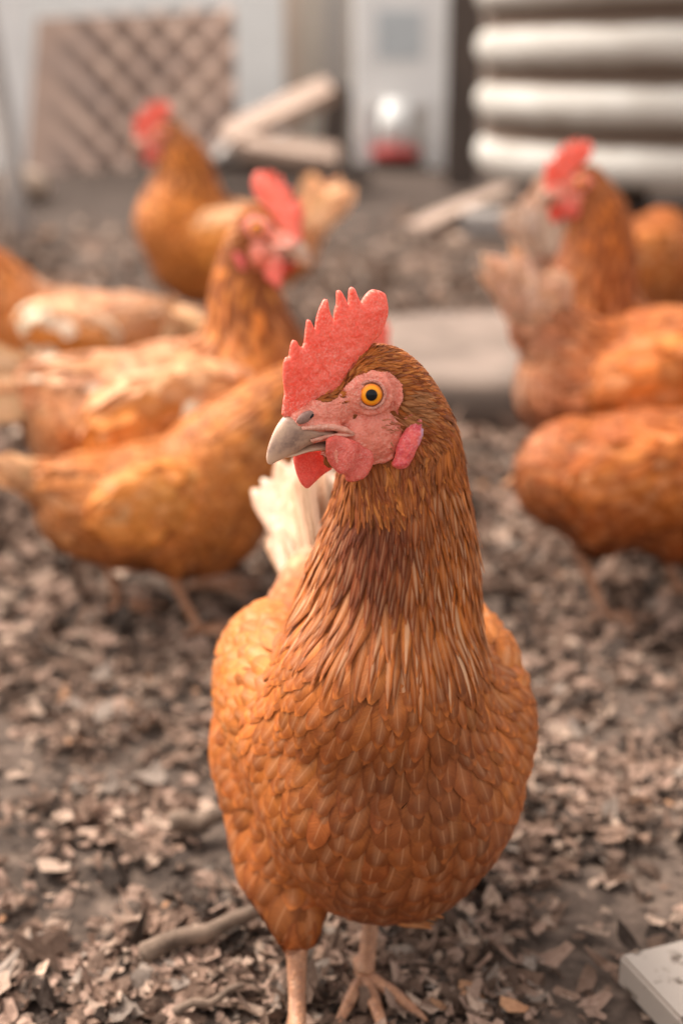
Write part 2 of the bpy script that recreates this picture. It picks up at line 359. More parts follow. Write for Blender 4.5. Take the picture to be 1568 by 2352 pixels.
BARE = [(60,1250),(100,840),(200,830),(400,800),(488,822),(560,785),(605,715),(670,655),(770,618),(870,628),(935,690),(940,780),(905,850),(925,930),(1000,900),(1062,870),(1100,940),(1060,1080),(1010,1190),(910,1228),(820,1225),(760,1235),(620,1200),(500,1130),(400,1080),(330,1070)]
def crop_of(P):
    """head coordinates -> the plane in which the bare-skin outline is drawn (both sides of the head alike)"""
    P = np.array(P, float); P = np.stack([P[:, 0], np.abs(P[:, 1]), P[:, 2]], 1); W = P@HM3 + HC - _CAM; z = W@_F0
    u = 784+FPX*(W@_R0)/z; v = 1176-FPX*(W@_U0)/z; return np.stack([(u*1.7417-1000)*1.568, (v*1.7417-1100)*1.568], 1)
BARE_C = np.array(BARE, float)
FBARE = np.array([(60,1250),(100,840),(200,830),(400,800),(488,822),(560,785),(605,715),(670,655),(770,618),(870,628),(935,690),(940,780),(905,850),(925,930),(985,925),(1000,960),(990,1060),(950,1130),(860,1165),(780,1185),(620,1160),(500,1110),(400,1070),(330,1070)], float)
TUFT = np.array([(925,790),(1000,715),(1065,728),(1115,850),(1095,885),(1040,895),(965,960),(895,905)], float)
BRISTLE = np.array([(830,860),(900,830),(1000,900),(930,1060),(850,1080),(760,1000)], float)
EYE_C = Vector(hl((757,745), .0118)); 
EYE_DIR = Vector((.50, .86, .13)).normalized()
def head_base(bm, s=1.0, g=0.0):
    E = Euler
    ell(bm, (-.0165, 0, .0112), ((.0250-g)*s, (.0155-g)*s, (.0215-g)*s))
    for q in (-1, 1):
        ell(bm, (-.0120, q*.0065, -.0100), ((.0220-g)*s, (.0092-g)*s, (.0150-g)*s))
        ell(bm, (.012, q*.0022, .0035), ((.0185-g)*s, (.0072-g)*s, (.0105-g)*s), Euler((0, R(12), 0)))
        ell(bm, (-.001, q*.0065, .0105), ((.011-g)*s, (.0078-g)*s, (.0105-g)*s))
    for q in (-1, 1): ell(bm, (-.0225, q*.0125, .0050), ((.0085-g)*s, (.0075-g)*s, (.0105-g)*s), Euler((0, R(25), 0)))
    ell(bm, (.002, 0, -.0185), ((.016-g)*s, (.0085-g)*s, (.0085-g)*s), Euler((0, R(14), 0)))
    ell(bm, (.0275, 0, .0006), ((.0098-g)*s, (.0070-g)*s, (.0064-g)*s), Euler((0, R(22), 0)))
    ell(bm, (.022, 0, -.0035), ((.012-g)*s, (.0072-g)*s, (.0085-g)*s), Euler((0, R(18), 0)))
def ring_on(bm, c, n, rad, minor, seg=40, ms=12, sy=1.0):
    q = n.to_track_quat('Z', 'Y').to_matrix().to_4x4(); M = Matrix.Translation(c) @ q @ Matrix.Diagonal((1, sy, 1, 1))
    vs = [[bm.verts.new(M @ Vector(((rad+minor*math.cos(b))*math.cos(a), (rad+minor*math.cos(b))*math.sin(a), minor*.8*math.sin(b)))) for b in [2*math.pi*j/ms for j in range(ms)]] for a in [2*math.pi*i/seg for i in range(seg)]]
    for i in range(seg):
        for j in range(ms): bm.faces.new((vs[i][j], vs[(i+1)%seg][j], vs[(i+1)%seg][(j+1)%ms], vs[i][(j+1)%ms]))
def make_face(vox):
    bm = bmesh.new(); head_base(bm, 1.0, 0)
    for q in (-1, 1):
        c = Vector((EYE_C.x, q*EYE_C.y, EYE_C.z)); n = Vector((EYE_DIR.x, q*EYE_DIR.y, EYE_DIR.z))
        ring_on(bm, c+n*.0006, n, .0088, .0018); ell(bm, c-n*.0012, (.0085,.0062,.0085), (n.to_track_quat('Y','Z')).to_euler())
        def P(cc, o): p = hl(cc, o); return (p[0], q*p[1], p[2])
        # fleshy gape and cheek folds
        tube(bm, [P((340,945),.0062), P((440,945),.0078), P((540,955),.0094), P((620,985),.0108), P((655,1002),.0112)], [.0012,.0017,.0019,.0016,.0006])
        tube(bm, [P((400,1045),.0058), P((500,1020),.0082), P((580,1000),.0098), P((645,1003),.0110)], [.0010,.0014,.0013,.0008])
        tube(bm, [P((500,1050),.0095), P((530,1110),.0125), P((550,1180),.0138), P((566,1236),.0138)], [.0024,.0022,.0016,.0008])
        tube(bm, [P((760,1180),.0100), P((840,1165),.0112), P((900,1140),.0135)], [.0010,.0014,.0010])
        tube(bm, [P((800,1120),.0110), P((870,1090),.0125), P((930,1010),.0145)], [.0008,.0013,.0008])
    me = remesh(bm, vox, 9, .5)
    V = np.array([v.co[:] for v in me.vertices])
    Q = crop_of(V); keep_v = in_poly(Q, BARE_C) | (poly_dist(Q, BARE_C) < 22)
    # wrinkles and pits
    N = np.array([v.normal[:] for v in me.vertices])
    h = np.array([  .00036*mnoise.noise(Vector(p)*380)+.00018*mnoise.noise(Vector(p)*900)+.00034*abs(mnoise.noise(Vector((p[0]*250, p[1]*250, p[2]*600)))) for p in V])
    V += N*h[:, None]; me.vertices.foreach_set('co', V.astype(np.float32).ravel())
    bm = bmesh.new(); bm.from_mesh(me); bm.verts.ensure_lookup_table()
    bmesh.ops.delete(bm, geom=[bm.verts[i] for i in np.nonzero(~keep_v)[0]], context='VERTS'); bm.to_mesh(me); bm.free(); smooth(me); me.materials.append(M_FACE)
    return me
face_me = make_face(.00065)
def make_eye():
    bm = bmesh.new(); ell(bm, (0,0,0), (.0068,)*3, seg=40, rings=24); me = bm_mesh(bm, 'eye'); me.materials.append(M_EYE); return me
eye_me = make_eye()
bm = bmesh.new(); ring_on(bm, Vector((0,0,.0036)), Vector((0,0,1)), .0064, .00085); lid_me = bm_mesh(bm, 'eyelid'); lid_me.materials.append(M_LID)
def nostril_mesh(q):
    bm = bmesh.new(); c = Vector(hl((345,893), .0068)); ell(bm, (c.x, q*c.y, c.z), (.0046,.0018,.0026), Euler((R(-8*q), R(28), R(-12*q)))); me = bm_mesh(bm, 'nostril_cover'); me.materials.append(M_NARE)
    bm = bmesh.new(); c = Vector(hl((385,886), .0084)); ell(bm, (c.x, q*c.y, c.z), (.0015,.0006,.0008), Euler((0, R(38), R(-12*q)))); m2 = bm_mesh(bm, 'nostril'); m2.materials.append(M_BLACK)
    return me, m2
def gape_mesh(q):
    bm = bmesh.new()
    def P(cc, o): p = hl(cc, o); return (p[0], q*p[1], p[2])
    tube(bm, [P((325,962),.0074), P((420,955),.0086), P((520,955),.0100), P((600,972),.0113), P((655,1000),.0122)], [.0008,.0014,.0017,.0014,.0005], 12)
    tube(bm, [P((380,1040),.0068), P((470,1018),.0088), P((560,1004),.0106), P((648,1006),.0122)], [.0007,.0011,.0011,.0005], 12)
    me = bm_mesh(bm, 'gape'); me.materials.append(M_GAPE); return me
M_GAPE = skin_mat('gape_skin', (.72,.34,.25), (.84,.55,.42), (.58,.24,.17), sss=.2, grain=900, speck=.6)
nos = {q: nostril_mesh(q) for q in (-1, 1)}

gape_mesh_ = {q: gape_mesh(q) for q in (-1, 1)}
def add_head_parts(root, HMx, full=True):
    L = lambda n, me, par=root: link(n, me, par, None, HMx if par is root else None)
    L('face', face_me); L('comb', comb_me); L('wattle', wat_n); L('wattle', wat_f); L('ear_lobe', lobe_me); L('ear_lobe', lobe_f)
    bk = L('beak', beak_up); L('lower_beak', beak_lo, bk)
    for q in (1, -1):
        L('gape', gape_mesh_[q], bk)
        n = Vector((EYE_DIR.x, q*EYE_DIR.y, EYE_DIR.z)); Mx = Matrix.Translation((EYE_C.x, q*EYE_C.y, EYE_C.z)) @ n.to_track_quat('Z', 'Y').to_matrix().to_4x4()
        e = link('eye', eye_me, root, None, HMx @ Mx); link('eyelid', lid_me, e)
        if full:
            a = L('nostril_cover', nos[q][0], bk); L('nostril', nos[q][1], bk)

# ------------------------------------------------------------------ plumage
class Flow:
    def __init__(s, neck, head_m):
        s.P = np.array([p for p, r in neck]); s.Rr = np.array([r for p, r in neck]); seg = np.linalg.norm(np.diff(s.P, axis=0), axis=1)
        s.cum = np.concatenate([[0], np.cumsum(seg)]); s.tot = s.cum[-1]; s.hf = np.array(head_m.to_3x3() @ Vector((1,0,0))); s.hinv = head_m.inverted()
        s.hm3 = np.array(head_m.to_3x3()); s.hp = np.array(head_m.translation)
    def t(s, p):
        best = 1e9; bt = 0; bT = None
        for i in range(len(s.P)-1):
            a, b = s.P[i], s.P[i+1]; ab = b-a; L = ab@ab; q = min(1, max(0, (p-a)@ab/L)); d = np.linalg.norm(p-a-q*ab)
            dd = d/(s.Rr[i]+(s.Rr[i+1]-s.Rr[i])*q)
            if dd < best: best = dd; bt = (s.cum[i]+q*L**.5)/s.tot; bT = ab/L**.5
        over = max(0., (p-s.P[-1])@bT/s.tot) if bt >= .999 else 0.
        return bt+over, bT, best
    def dir(s, p, n=None):
        t, T, dd = s.t(p)
        wb = float(sstep(.62, .90, t)) if dd < 1.6 else 1.0
        wh = float(1-sstep(.0, .22, t))
        loc = s.hm3.T@(p-s.hp); wh = max(wh, float(1-sstep(-.045, -.02, -loc[0]))*0 + (1.0 if loc[0] > -.012 and abs(loc[2]) < .04 and dd < 2.5 else 0))
        pv = p-s.P[-1]; bd = .70*pv/(np.linalg.norm(pv)+1e-6)+np.array([-.55, 0, -.42*max(0., 1-max(0., -p[0])/.1)]); nd = T
        hd = -s.hf + np.array([0,0,-.25])
        if loc[2] < -.012: hd = -s.hf*.55 + np.array([0,0,-1.])
        d = nd*(1-wb)+bd*wb; d = d/np.linalg.norm(d); d = d*(1-wh)+hd/np.linalg.norm(hd)*wh
        return d, t, wb, wh, loc

def poisson(me, rad_fn, n_cand, zs=1.0):
    me.calc_loop_triangles(); nt_ = len(me.loop_triangles)
    tri = np.empty(nt_*3, np.int32); me.loop_triangles.foreach_get('vertices', tri); tri = tri.reshape(-1, 3)
    V = np.empty(len(me.vertices)*3, np.float32); me.vertices.foreach_get('co', V); V = V.reshape(-1, 3).astype(float)
    N = np.empty(len(me.vertices)*3, np.float32); me.vertices.foreach_get('normal', N); N = N.reshape(-1, 3).astype(float)
    A, B, C = V[tri[:, 0]], V[tri[:, 1]], V[tri[:, 2]]; ar = np.linalg.norm(np.cross(B-A, C-A), axis=1)/2
    cen = (A+B+C)/3; rr = rad_fn(cen); ar = np.where(rr > 0, ar/np.maximum(rr, 1e-4)**2, 0); pr = ar/ar.sum()
    ti = rng.choice(nt_, n_cand, p=pr); u = rng.random(n_cand); v = rng.random(n_cand); sw = u+v > 1; u[sw] = 1-u[sw]; v[sw] = 1-v[sw]
    P = A[ti]+(B-A)[ti]*u[:, None]+(C-A)[ti]*v[:, None]; NN = N[tri[ti, 0]]*(1-u-v)[:, None]+N[tri[ti, 1]]*u[:, None]+N[tri[ti, 2]]*v[:, None]
    NN /= np.linalg.norm(NN, axis=1)[:, None]+1e-9; RR = rr[ti]
    grid = {}; cs = .004; out = []; PR = P; P = P*np.array([1, 1, zs])
    rmax = RR.max()
    for i in range(n_cand):
        p = P[i]; r = RR[i]
        if r <= 0: continue
        k = int(math.ceil(min(r, rmax)/cs)); cx, cy, cz = int(p[0]//cs), int(p[1]//cs), int(p[2]//cs); ok = True; r2 = r*r
        for x in range(cx-k, cx+k+1):
            for y in range(cy-k, cy+k+1):
                for z in range(cz-k, cz+k+1):
                    g = grid.get((x, y, z))
                    if g:
                        for q in g:
                            if (q[0]-p[0])**2+(q[1]-p[1])**2+(q[2]-p[2])**2 < r2: ok = False; break
                    if not ok: break
                if not ok: break
            if not ok: break
        if ok: grid.setdefault((cx, cy, cz), []).append(p); out.append(i)
    return PR[out], NN[out]

def feathers(name, items, bvh, nv=8, nu=5, mat=None):
    """items: list of dict p,n,d,L,W,tip,lift,lift0,col,streak,lace ; one mesh of shingled feather vanes following the surface"""
    n = len(items); V = np.zeros((n, nv, nu, 3), np.float32); UV = np.zeros((n, nv, nu, 3), np.float32); C = np.ones((n, nv, nu, 4), np.float32); X = np.ones((n, nv, nu, 4), np.float32)
    us = np.linspace(-1, 1, nu); ts = np.linspace(0, 1, nv)
    prof = {}
    prof['round'] = np.where(ts < .35, np.maximum(ts/.35, .12)**.6, np.where(ts < .5, 1, np.clip(1-(np.maximum(ts-.5, 0)/.505)**2.5, .0, 1)**.55))
    prof['lance'] = np.clip((ts/.28), .15, 1)**.7*np.clip((1.02-ts)/.62, 0, 1)**.75
    prof['long'] = np.where(ts < .2, np.maximum(ts/.2, .2), np.where(ts < .85, 1, np.sqrt(np.clip(1-((ts-.85)/.16)**2, 0, 1))))
    tw = rng.normal(0, 1, n); wob = rng.normal(0, 1, (n, nv, nu)); cu = rng.random(n)
    for i, it in enumerate(items):
        p = Vector(it['p']); nn = Vector(it['n']); d = Vector(it['d']); L, W = it['L'], it['W']
        d = (d - nn*d.dot(nn)); 
        if d.length < 1e-5: d = nn.orthogonal()
        d.normalize(); s = nn.cross(d).normalized()
        d = (d + s*it.get('yaw', 0)).normalized(); step = L/(nv-1); pr = prof[it.get('shape', 'round')]
        cam_ = it.get('camber', .18); roll = tw[i]*it.get('roll', .14)
        for k in range(nv):
            if k:
                q = p + d*step
                if bvh is not None and not it.get('free'):
                    h = bvh.find_nearest(q)
                    if h[0] is not None:
                        nn = (nn*.55 + h[1]*.45).normalized(); p = h[0]
                        d2 = (q - p); 
                    else: p = q
                else: p = q
                d = (d - nn*d.dot(nn)).normalized()
            s = nn.cross(d).normalized(); t = ts[k]
            lf = it.get('lift0', -.0006) + it['lift']*t**1.3
            wk = W*pr[k]
            for j in range(nu):
                uu = us[j]
                V[i, k, j] = p + nn*(lf - cam_*wk*uu*uu + roll*wk*uu) + s*(wk*uu*(1+.05*wob[i, k, j])) + d*(.05*W*wob[i, k, j] if k else 0)
        UV[i, :, :, 0] = us[None, :]; UV[i, :, :, 1] = ts[:, None]; UV[i, :, :, 2] = max(6., L/.0009)
        C[i, :, :, :3] = it['col']; X[i, :, :, 0] = it.get('streak', 0); X[i, :, :, 1] = cu[i]; X[i, :, :, 2] = it.get('lace', .5)
    k, j = np.meshgrid(np.arange(nv-1), np.arange(nu-1), indexing='ij'); b = (k*nu+j).ravel(); q = np.stack([b, b+1, b+nu+1, b+nu], 1)
    F = (q[None]+(np.arange(n)*nv*nu)[:, None, None]).reshape(-1, 4)
    me = mesh_np(name, V.reshape(-1, 3), F); attr(me, 'fcol', C.reshape(-1, 4)); attr(me, 'faux', X.reshape(-1, 4)); attr(me, 'fuv', UV.reshape(-1, 3), 'FLOAT_VECTOR')
    me.materials.append(mat or M_FEATHER); return me

def jit(c, a=.12, b=.02):
    k = 1+rng.normal(0, a); return tuple(max(.005, x*k*(1+rng.normal(0, b))) for x in c)
def lerp(a, b, t): return tuple(x+(y-x)*t for x, y in zip(a, b))

def build_hen(label, loc, rz, neck, head_m, extra=None, lod=1.0, vox=.005, scale=1.0, tone=(1,1,1), tail_up=55, tail_c=(.80,.62,.45), legs=None, body_pitch=8, main=False, fill=None, cov=46, top=0., tail_n=10, tail_l=1.0, tail_w=1.0, legs_feather=None, tail_root=(-.135,0,.185), pale=0., group='brown hens around the yard'):
    """hen coordinates: x forward, y left, z up. neck = [(point, radius)...] from head to shoulder; head_m = head matrix in hen coordinates"""
    root = empty('hen', loc, rz); root.scale = (scale,)*3; tag(root, label, 'hen', group)
    bm = bmesh.new(); E = Euler((0, R(-body_pitch), 0))
    mw = 1.06 if main else 1.0; ell(bm, (-.01, 0, .150), (.122, .070*mw, .074), E); ell(bm, (.062, -.003, .140), (.066, .071*mw, .072)); ell(bm, (.048, -.002, .112-(.007 if main else 0)), (.068,.058*mw,.053), Euler((0, R(-14), 0)))
    ell(bm, (-.085, 0, .150), (.062, .055, .058)); chain(bm, [((-.08,0,.168), .048), (tail_root, .026)], 5)
    for q in (-1, 1):
        ell(bm, (-.005, q*.048*mw, .160), (.088, .033, .051), E)
        ell(bm, (.045, q*.047*mw, .160), (.045, .035, .047))
    legs = legs or [((-.012, -.040, .115), (-.02, -.036, .072), (.012, -.036, 0)), ((-.012, .040, .115), (-.045, .036, .072), (-.022, .036, 0))]
    for (a, h, ft) in legs:
        a = Vector(a); h = Vector(h); chain(bm, [(a+Vector((0,0,.02)), .043), (a.lerp(h, .5)+Vector((.002,0,.004)), .031), (h+Vector((0,0,.010)), .0105)], 5)
    chain(bm, neck, 7)
    if main: ell(bm, fill, (.056,.058,.058))
    b2 = bmesh.new(); head_base(b2, 1.0, .0011); bmesh.ops.transform(b2, matrix=head_m, verts=b2.verts); t_ = bpy.data.meshes.new('t'); b2.to_mesh(t_); b2.free(); bm.from_mesh(t_); bpy.data.meshes.remove(t_)
    body = remesh(bm, vox, 4 if main else 2, .5); hpos = np.array(head_m.translation); relax(body, 90 if main else 14, lambda V: sstep(.030, .055, np.linalg.norm(V-hpos, axis=1))*sstep(.07, .10, V[:, 2])); body.materials.append(M_UNDER); link('body', body, root)
    bvh = BVHTree.FromPolygons([v.co[:] for v in body.vertices], [p.vertices[:] for p in body.polygons])
    fl = Flow([(np.array(p), r) for p, r in neck], head_m)
    # feather spacing over the surface
    def rad(P):
        out = np.empty(len(P))
        for i, p in enumerate(P):
            t, T, dd = fl.t(p)
            if t < .80 and dd < 1.7: r = .00112+.0040*t**1.25 if main else .0030+.0040*t
            else: r = ((.0062 if main else .0052)+.0014*min(1, max(0, (.17-p[2])/.08)))*(.72+.28*float(sstep(.045, .11, np.linalg.norm(p-fl.P[-1]))))
            l = fl.hm3.T@(p-fl.hp)
            if l[0] > -.035 and abs(l[1]) < .03 and abs(l[2]-.005) < .03: r = min(r, .00125 if main else .0035)
            out[i] = r*(lod if not main else 1)
        if main:
            LL = (P-fl.hp)@fl.hm3; m = (np.abs(LL[:, 1]) < .035) & (LL[:, 0] > -.05) & (LL[:, 2] > -.06); d_ = np.full(len(P), 1e9); d_[m] = poly_dist(crop_of(LL[m]), BARE_C)
            out = np.where(d_ < 150, np.minimum(out, .0013), out)
        return out
    P, N = poisson(body, rad, 85000 if main else 9000, .62)
    L3 = (P-fl.hp)@fl.hm3
    bare = in_poly(crop_of(L3), FBARE) & (np.abs(L3[:, 1]) < .03) & (L3[:, 0] > -.045)
    Qc = crop_of(L3); nearh = (np.abs(L3[:, 1]) < .03) & (L3[:, 0] > -.045)
    rim = nearh & main; rim[rim] = poly_dist(Qc[rim], BARE_C) < 120
    tuft = in_poly(Qc, TUFT) & nearh; bristle = bare & in_poly(Qc, BRISTLE) & (rng.random(len(P)) < .38)
    items = []
    for i in range(len(P)):
        if bare[i] and not bristle[i]: continue
        p, n = P[i], N[i]; d, t, wb, wh, l = fl.dir(p)
        if p[2] < .042: continue
        front = max(0., n[0]) # faces the chest
        throat = max(0., float(n@(fl.hf)))
        hd = wh > .5 or t < .12 or rim[i]
        if hd:
            k = float(sstep(-.02, -.06, l[0])); k2 = float(sstep(-.012, -.042, l[2])); L = .0062+.006*k+.013*k2; W = .00105+.0006*k+.0009*k2
            near_rim = (l[0] > -.032 and l[2] > .0)
            colr = (.52,.145,.021) if l[2] > 0 else (.42,.120,.024)
            if rng.random() < .28: colr = (.32,.075,.015)
            elif rng.random() < .3: colr = (.60,.20,.038)
            if tuft[i]: colr = lerp((.42,.155,.050), (.54,.22,.080), rng.random()); L *= 1.3
            if bristle[i]: colr = lerp((.50,.15,.07), (.62,.25,.14), rng.random())
            it = dict(shape='lance', L=L*1.15, W=W*1.15, lift=.0017, lift0=-.0001, col=jit(colr, .16), streak=.12*rng.random(), lace=.5, yaw=rng.normal(0,.12), roll=.3)
        elif wb < .5:
            tt = min(1, t/.78); T_ = fl.t(p)[1]; d = T_+np.array([0,0,-.25]); throat = max(0., float(n@((fl.hf+np.array([1.,0,0]))/np.linalg.norm(fl.hf+np.array([1.,0,0])))))**3.5; L = .015+.030*tt**1.1; W = .0016+.0023*tt
            rufous = (.53,.148,.020); dark = (.20,.042,.009)
            cc = lerp(rufous, dark, min(1, 1.35*throat*float(sstep(.08,.25,tt))*(1-.75*float(sstep(.55, .95, tt)))))  # throat darkened: partly dark plumage, partly shade painted into the colour
            if rng.random() < .2: cc = lerp(cc, dark, .45)
            cc = lerp(cc, (.36,.108,.024), .7*throat*float(sstep(.6,1.,tt)))
            s_ = float(sstep(.25, .7, tt))*(.10+.80*rng.random()**1.8)*(1-.9*throat*(1-.5*float(sstep(.75,1,tt)))) if main else float(sstep(.4,.8,tt))*.5*rng.random()
            it = dict(shape='lance', L=L, W=W, lift=.0018+.0010*tt, lift0=-.0005, col=jit(cc, .12), streak=s_, lace=.75, yaw=rng.normal(0,.07), roll=.12, camber=.2)
        else:
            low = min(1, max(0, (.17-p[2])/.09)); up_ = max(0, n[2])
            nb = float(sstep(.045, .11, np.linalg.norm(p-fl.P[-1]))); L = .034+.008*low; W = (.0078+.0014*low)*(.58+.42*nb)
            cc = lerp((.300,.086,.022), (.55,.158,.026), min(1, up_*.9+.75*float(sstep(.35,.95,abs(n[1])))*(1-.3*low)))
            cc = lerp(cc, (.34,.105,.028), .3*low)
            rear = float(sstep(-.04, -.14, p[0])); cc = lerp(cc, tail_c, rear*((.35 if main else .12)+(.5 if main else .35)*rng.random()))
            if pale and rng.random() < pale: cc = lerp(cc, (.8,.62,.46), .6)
            if top: cc = lerp(cc, (.88,.70,.54), top*float(sstep(.45,.9,n[2]))*(.5+.5*rng.random()))  # feathers facing up are paled: skylight painted into the colour
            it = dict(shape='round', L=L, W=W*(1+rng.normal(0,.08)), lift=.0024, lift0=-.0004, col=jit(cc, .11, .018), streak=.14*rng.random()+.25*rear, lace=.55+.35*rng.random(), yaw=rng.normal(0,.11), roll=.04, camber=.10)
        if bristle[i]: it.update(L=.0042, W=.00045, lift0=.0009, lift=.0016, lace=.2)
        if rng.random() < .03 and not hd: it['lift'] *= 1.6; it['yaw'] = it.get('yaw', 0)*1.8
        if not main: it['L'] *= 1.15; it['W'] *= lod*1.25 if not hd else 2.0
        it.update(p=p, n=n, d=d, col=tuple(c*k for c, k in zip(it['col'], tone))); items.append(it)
    if main:      # loose, ruffled feathers at the keel
        for k in range(16):
            w_ = wl(*(at_y(885+rng.normal(0,16), 2098+rng.normal(0,12), .668+.004*rng.random()))); dd_ = W2L.to_3x3() @ Vector((.9+.2*rng.random(), -.25, -.28+rng.normal(0,.22)))
            nn_ = W2L.to_3x3() @ Vector((.1, -.8, -.45)); items.append(dict(p=np.array(w_), n=np.array(nn_.normalized()), d=np.array(dd_), L=.022+.010*rng.random(), W=.0028, shape='lance', lift=.006*rng.random(), lift0=.001, col=jit((.52,.20,.06)), streak=.3, lace=.3, free=True, yaw=0, roll=.3, camber=.3))
    if main:
        sm = [it for it in items if it['L'] < .012]; bg_ = [it for it in items if it['L'] >= .012]
        link('plumage', feathers('plumage', bg_, bvh, 9, 5), root); link('head_feathers', feathers('head_feathers', sm, bvh, 4, 3), root)
    else: link('plumage', feathers('plumage', items, bvh, 5, 3), root)
    # wings: coverts then long quills on a shell just proud of the flank
    for q in (-1, 1):
        wb_ = bmesh.new(); ell(wb_, (-.004, q*(.0485*mw), .1605), (.0895, .0345, .0525), Euler((0, R(-body_pitch), 0)), 40, 24); me_s = bm_mesh(wb_, 'wing')
        bw = BVHTree.FromPolygons([v.co[:] for v in me_s.vertices], [p.vertices[:] for p in me_s.polygons])
        Pw, Nw = poisson(me_s, lambda P_: np.where(P_[:, 1]*q > .048, .0068*(1 if main else lod*1.15), 0.), 2500 if main else 900)
        its = []
        for p, n in zip(Pw, Nw):
            back = float(sstep(.03, -.06, p[0])); cc = lerp((.56,.160,.022), (.66,.220,.045), rng.random())
            if pale and rng.random() < pale+.1: cc = (.82,.62,.45)
            if top: cc = lerp(cc, (.88,.70,.54), top*float(sstep(.3,.8,n[2])))  # same painted skylight on the upper side of the wing
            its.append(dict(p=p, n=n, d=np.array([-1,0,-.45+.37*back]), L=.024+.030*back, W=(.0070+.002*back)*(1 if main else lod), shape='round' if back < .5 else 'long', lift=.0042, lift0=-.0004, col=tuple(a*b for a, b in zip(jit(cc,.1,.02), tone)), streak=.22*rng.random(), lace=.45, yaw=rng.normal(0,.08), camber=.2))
        for k in range(8):
            p = np.array([-.02-.002*k, q*.078, .185-.010*k]); h = bw.find_nearest(Vector(p))
            its.append(dict(p=np.array(h[0]), n=np.array(h[1]), d=np.array([-1,0,-.12]), L=.115-.005*k, W=.010, shape='long', lift=.006-.0004*k, col=tuple(a*b for a, b in zip(jit((.60,.25,.08)), tone)), streak=.3, lace=.6))
        wm = feathers('wing', its, bw, 7 if main else 5, 5 if main else 3); link('wing', wm, root)
    # tail fan
    its = []
    for k in range(tail_n*2):
        q = -1 if k % 2 else 1; a = (k//2)/(tail_n-1); el = R(tail_up-34*a); yw = q*(.05+.16*a)*tail_w
        d = np.array([-math.cos(el), yw, math.sin(el)]); d /= np.linalg.norm(d); n = np.array([-.15*d[2], q*1.0, .25]); n -= d*(n@d); n /= np.linalg.norm(n)
        p = np.array(tail_root)+np.array([.02-.01*a, q*(.004+.010*a), .004-.012*a])
        its.append(dict(p=p, n=n, d=d, L=(.125-.030*a+rng.normal(0,.004))*tail_l, W=.0135, shape='long', lift=.003*rng.random(), lift0=.0004*k, col=tuple(a_*b for a_, b in zip(jit(lerp(tail_c, (.66,.34,.14), .25+.4*rng.random()), .06), tone)), streak=.4, lace=.5, roll=.1, camber=.12))
    for k in range(cov):      # soft coverts round the tail root
        an = rng.random()*2*math.pi; el = R(tail_up-25+rng.normal(0,10)); d = np.array([-math.cos(el), .35*math.sin(an), math.sin(el)*.9]); d /= np.linalg.norm(d)
        ax = np.array([-math.cos(R(tail_up-25)), 0, math.sin(R(tail_up-25))]); pr_ = np.array([0, math.sin(an), 0])+np.cross(ax, [0,1,0])*math.cos(an)
        p = np.array(tail_root)+ax*rng.uniform(-.02,.03)+pr_*.020; its.append(dict(p=p, n=pr_, d=d, L=(.055+.02*rng.random())*(.5+.5*tail_l), W=.010, shape='round', lift=.004, col=tuple(a_*b for a_, b in zip(jit(lerp(tail_c, (.70,.36,.14), .5*rng.random()), .06), tone)), streak=.2, lace=.4, camber=.3))
    link('tail', feathers('tail', its, None, 8, 5), root)
    # legs with three front toes and one back toe
    for (a, h, ft) in legs:
        bm = bmesh.new(); h = Vector(h); ft = Vector(ft); hip = h+Vector((.006,0,.03))
        tube(bm, [h+Vector((0,0,.008)), h+Vector((0,0,.004)), h.lerp(ft, .15), h.lerp(ft, .5), h.lerp(ft, .85), ft+Vector((0,0,.006))], [.0062,.0074,.0056,.0046,.0052,.0068], 12)
        lg = link('leg', bm_mesh(bm, 'leg'), root, M_LEG)
        for ang, ln in ((0, .050), (34, .041), (-34, .041), (178, .020)):
            dr = Vector((math.cos(R(ang)), math.sin(R(ang)), 0)); bm = bmesh.new(); p0 = ft+Vector((0,0,.006))
            tube(bm, [p0, p0+dr*ln*.18+Vector((0,0,.001)), p0+dr*ln*.5+Vector((0,0,.0005)), p0+dr*ln*.82-Vector((0,0,.0015)), p0+dr*ln-Vector((0,0,.003)), p0+dr*(ln+.007)-Vector((0,0,.0055))], [.0048,.0042,.0040,.0032,.0024,.0006], 8, .85)
            link('toe', bm_mesh(bm, 'toe'), lg, M_LEG)
    add_head_parts(root, head_m, main)
    return root

def head_mat(p, yaw, pitch=0, roll=0):
    return Matrix.Translation(p) @ Matrix.Rotation(R(yaw), 4, 'Z') @ Matrix.Rotation(R(-pitch), 4, 'Y') @ Matrix.Rotation(R(roll), 4, 'X')
def std_neck(hm, lean=0.0, r=1.0, base=(.072,0,.185)):
    """neck from the skull of head matrix hm down to the shoulder"""
    a = hm @ Vector((-.022, 0, .002)); b = hm @ Vector((-.034, 0, -.026)); e = Vector(base)
    m1 = b.lerp(e, .35)+Vector((-.006,0,0)); m2 = b.lerp(e, .7)+Vector((-.004,0,0))
    return [(a, .020), (b, .026*r), (m1, .035*r), (m2, .044*r), (e, .052*r)]

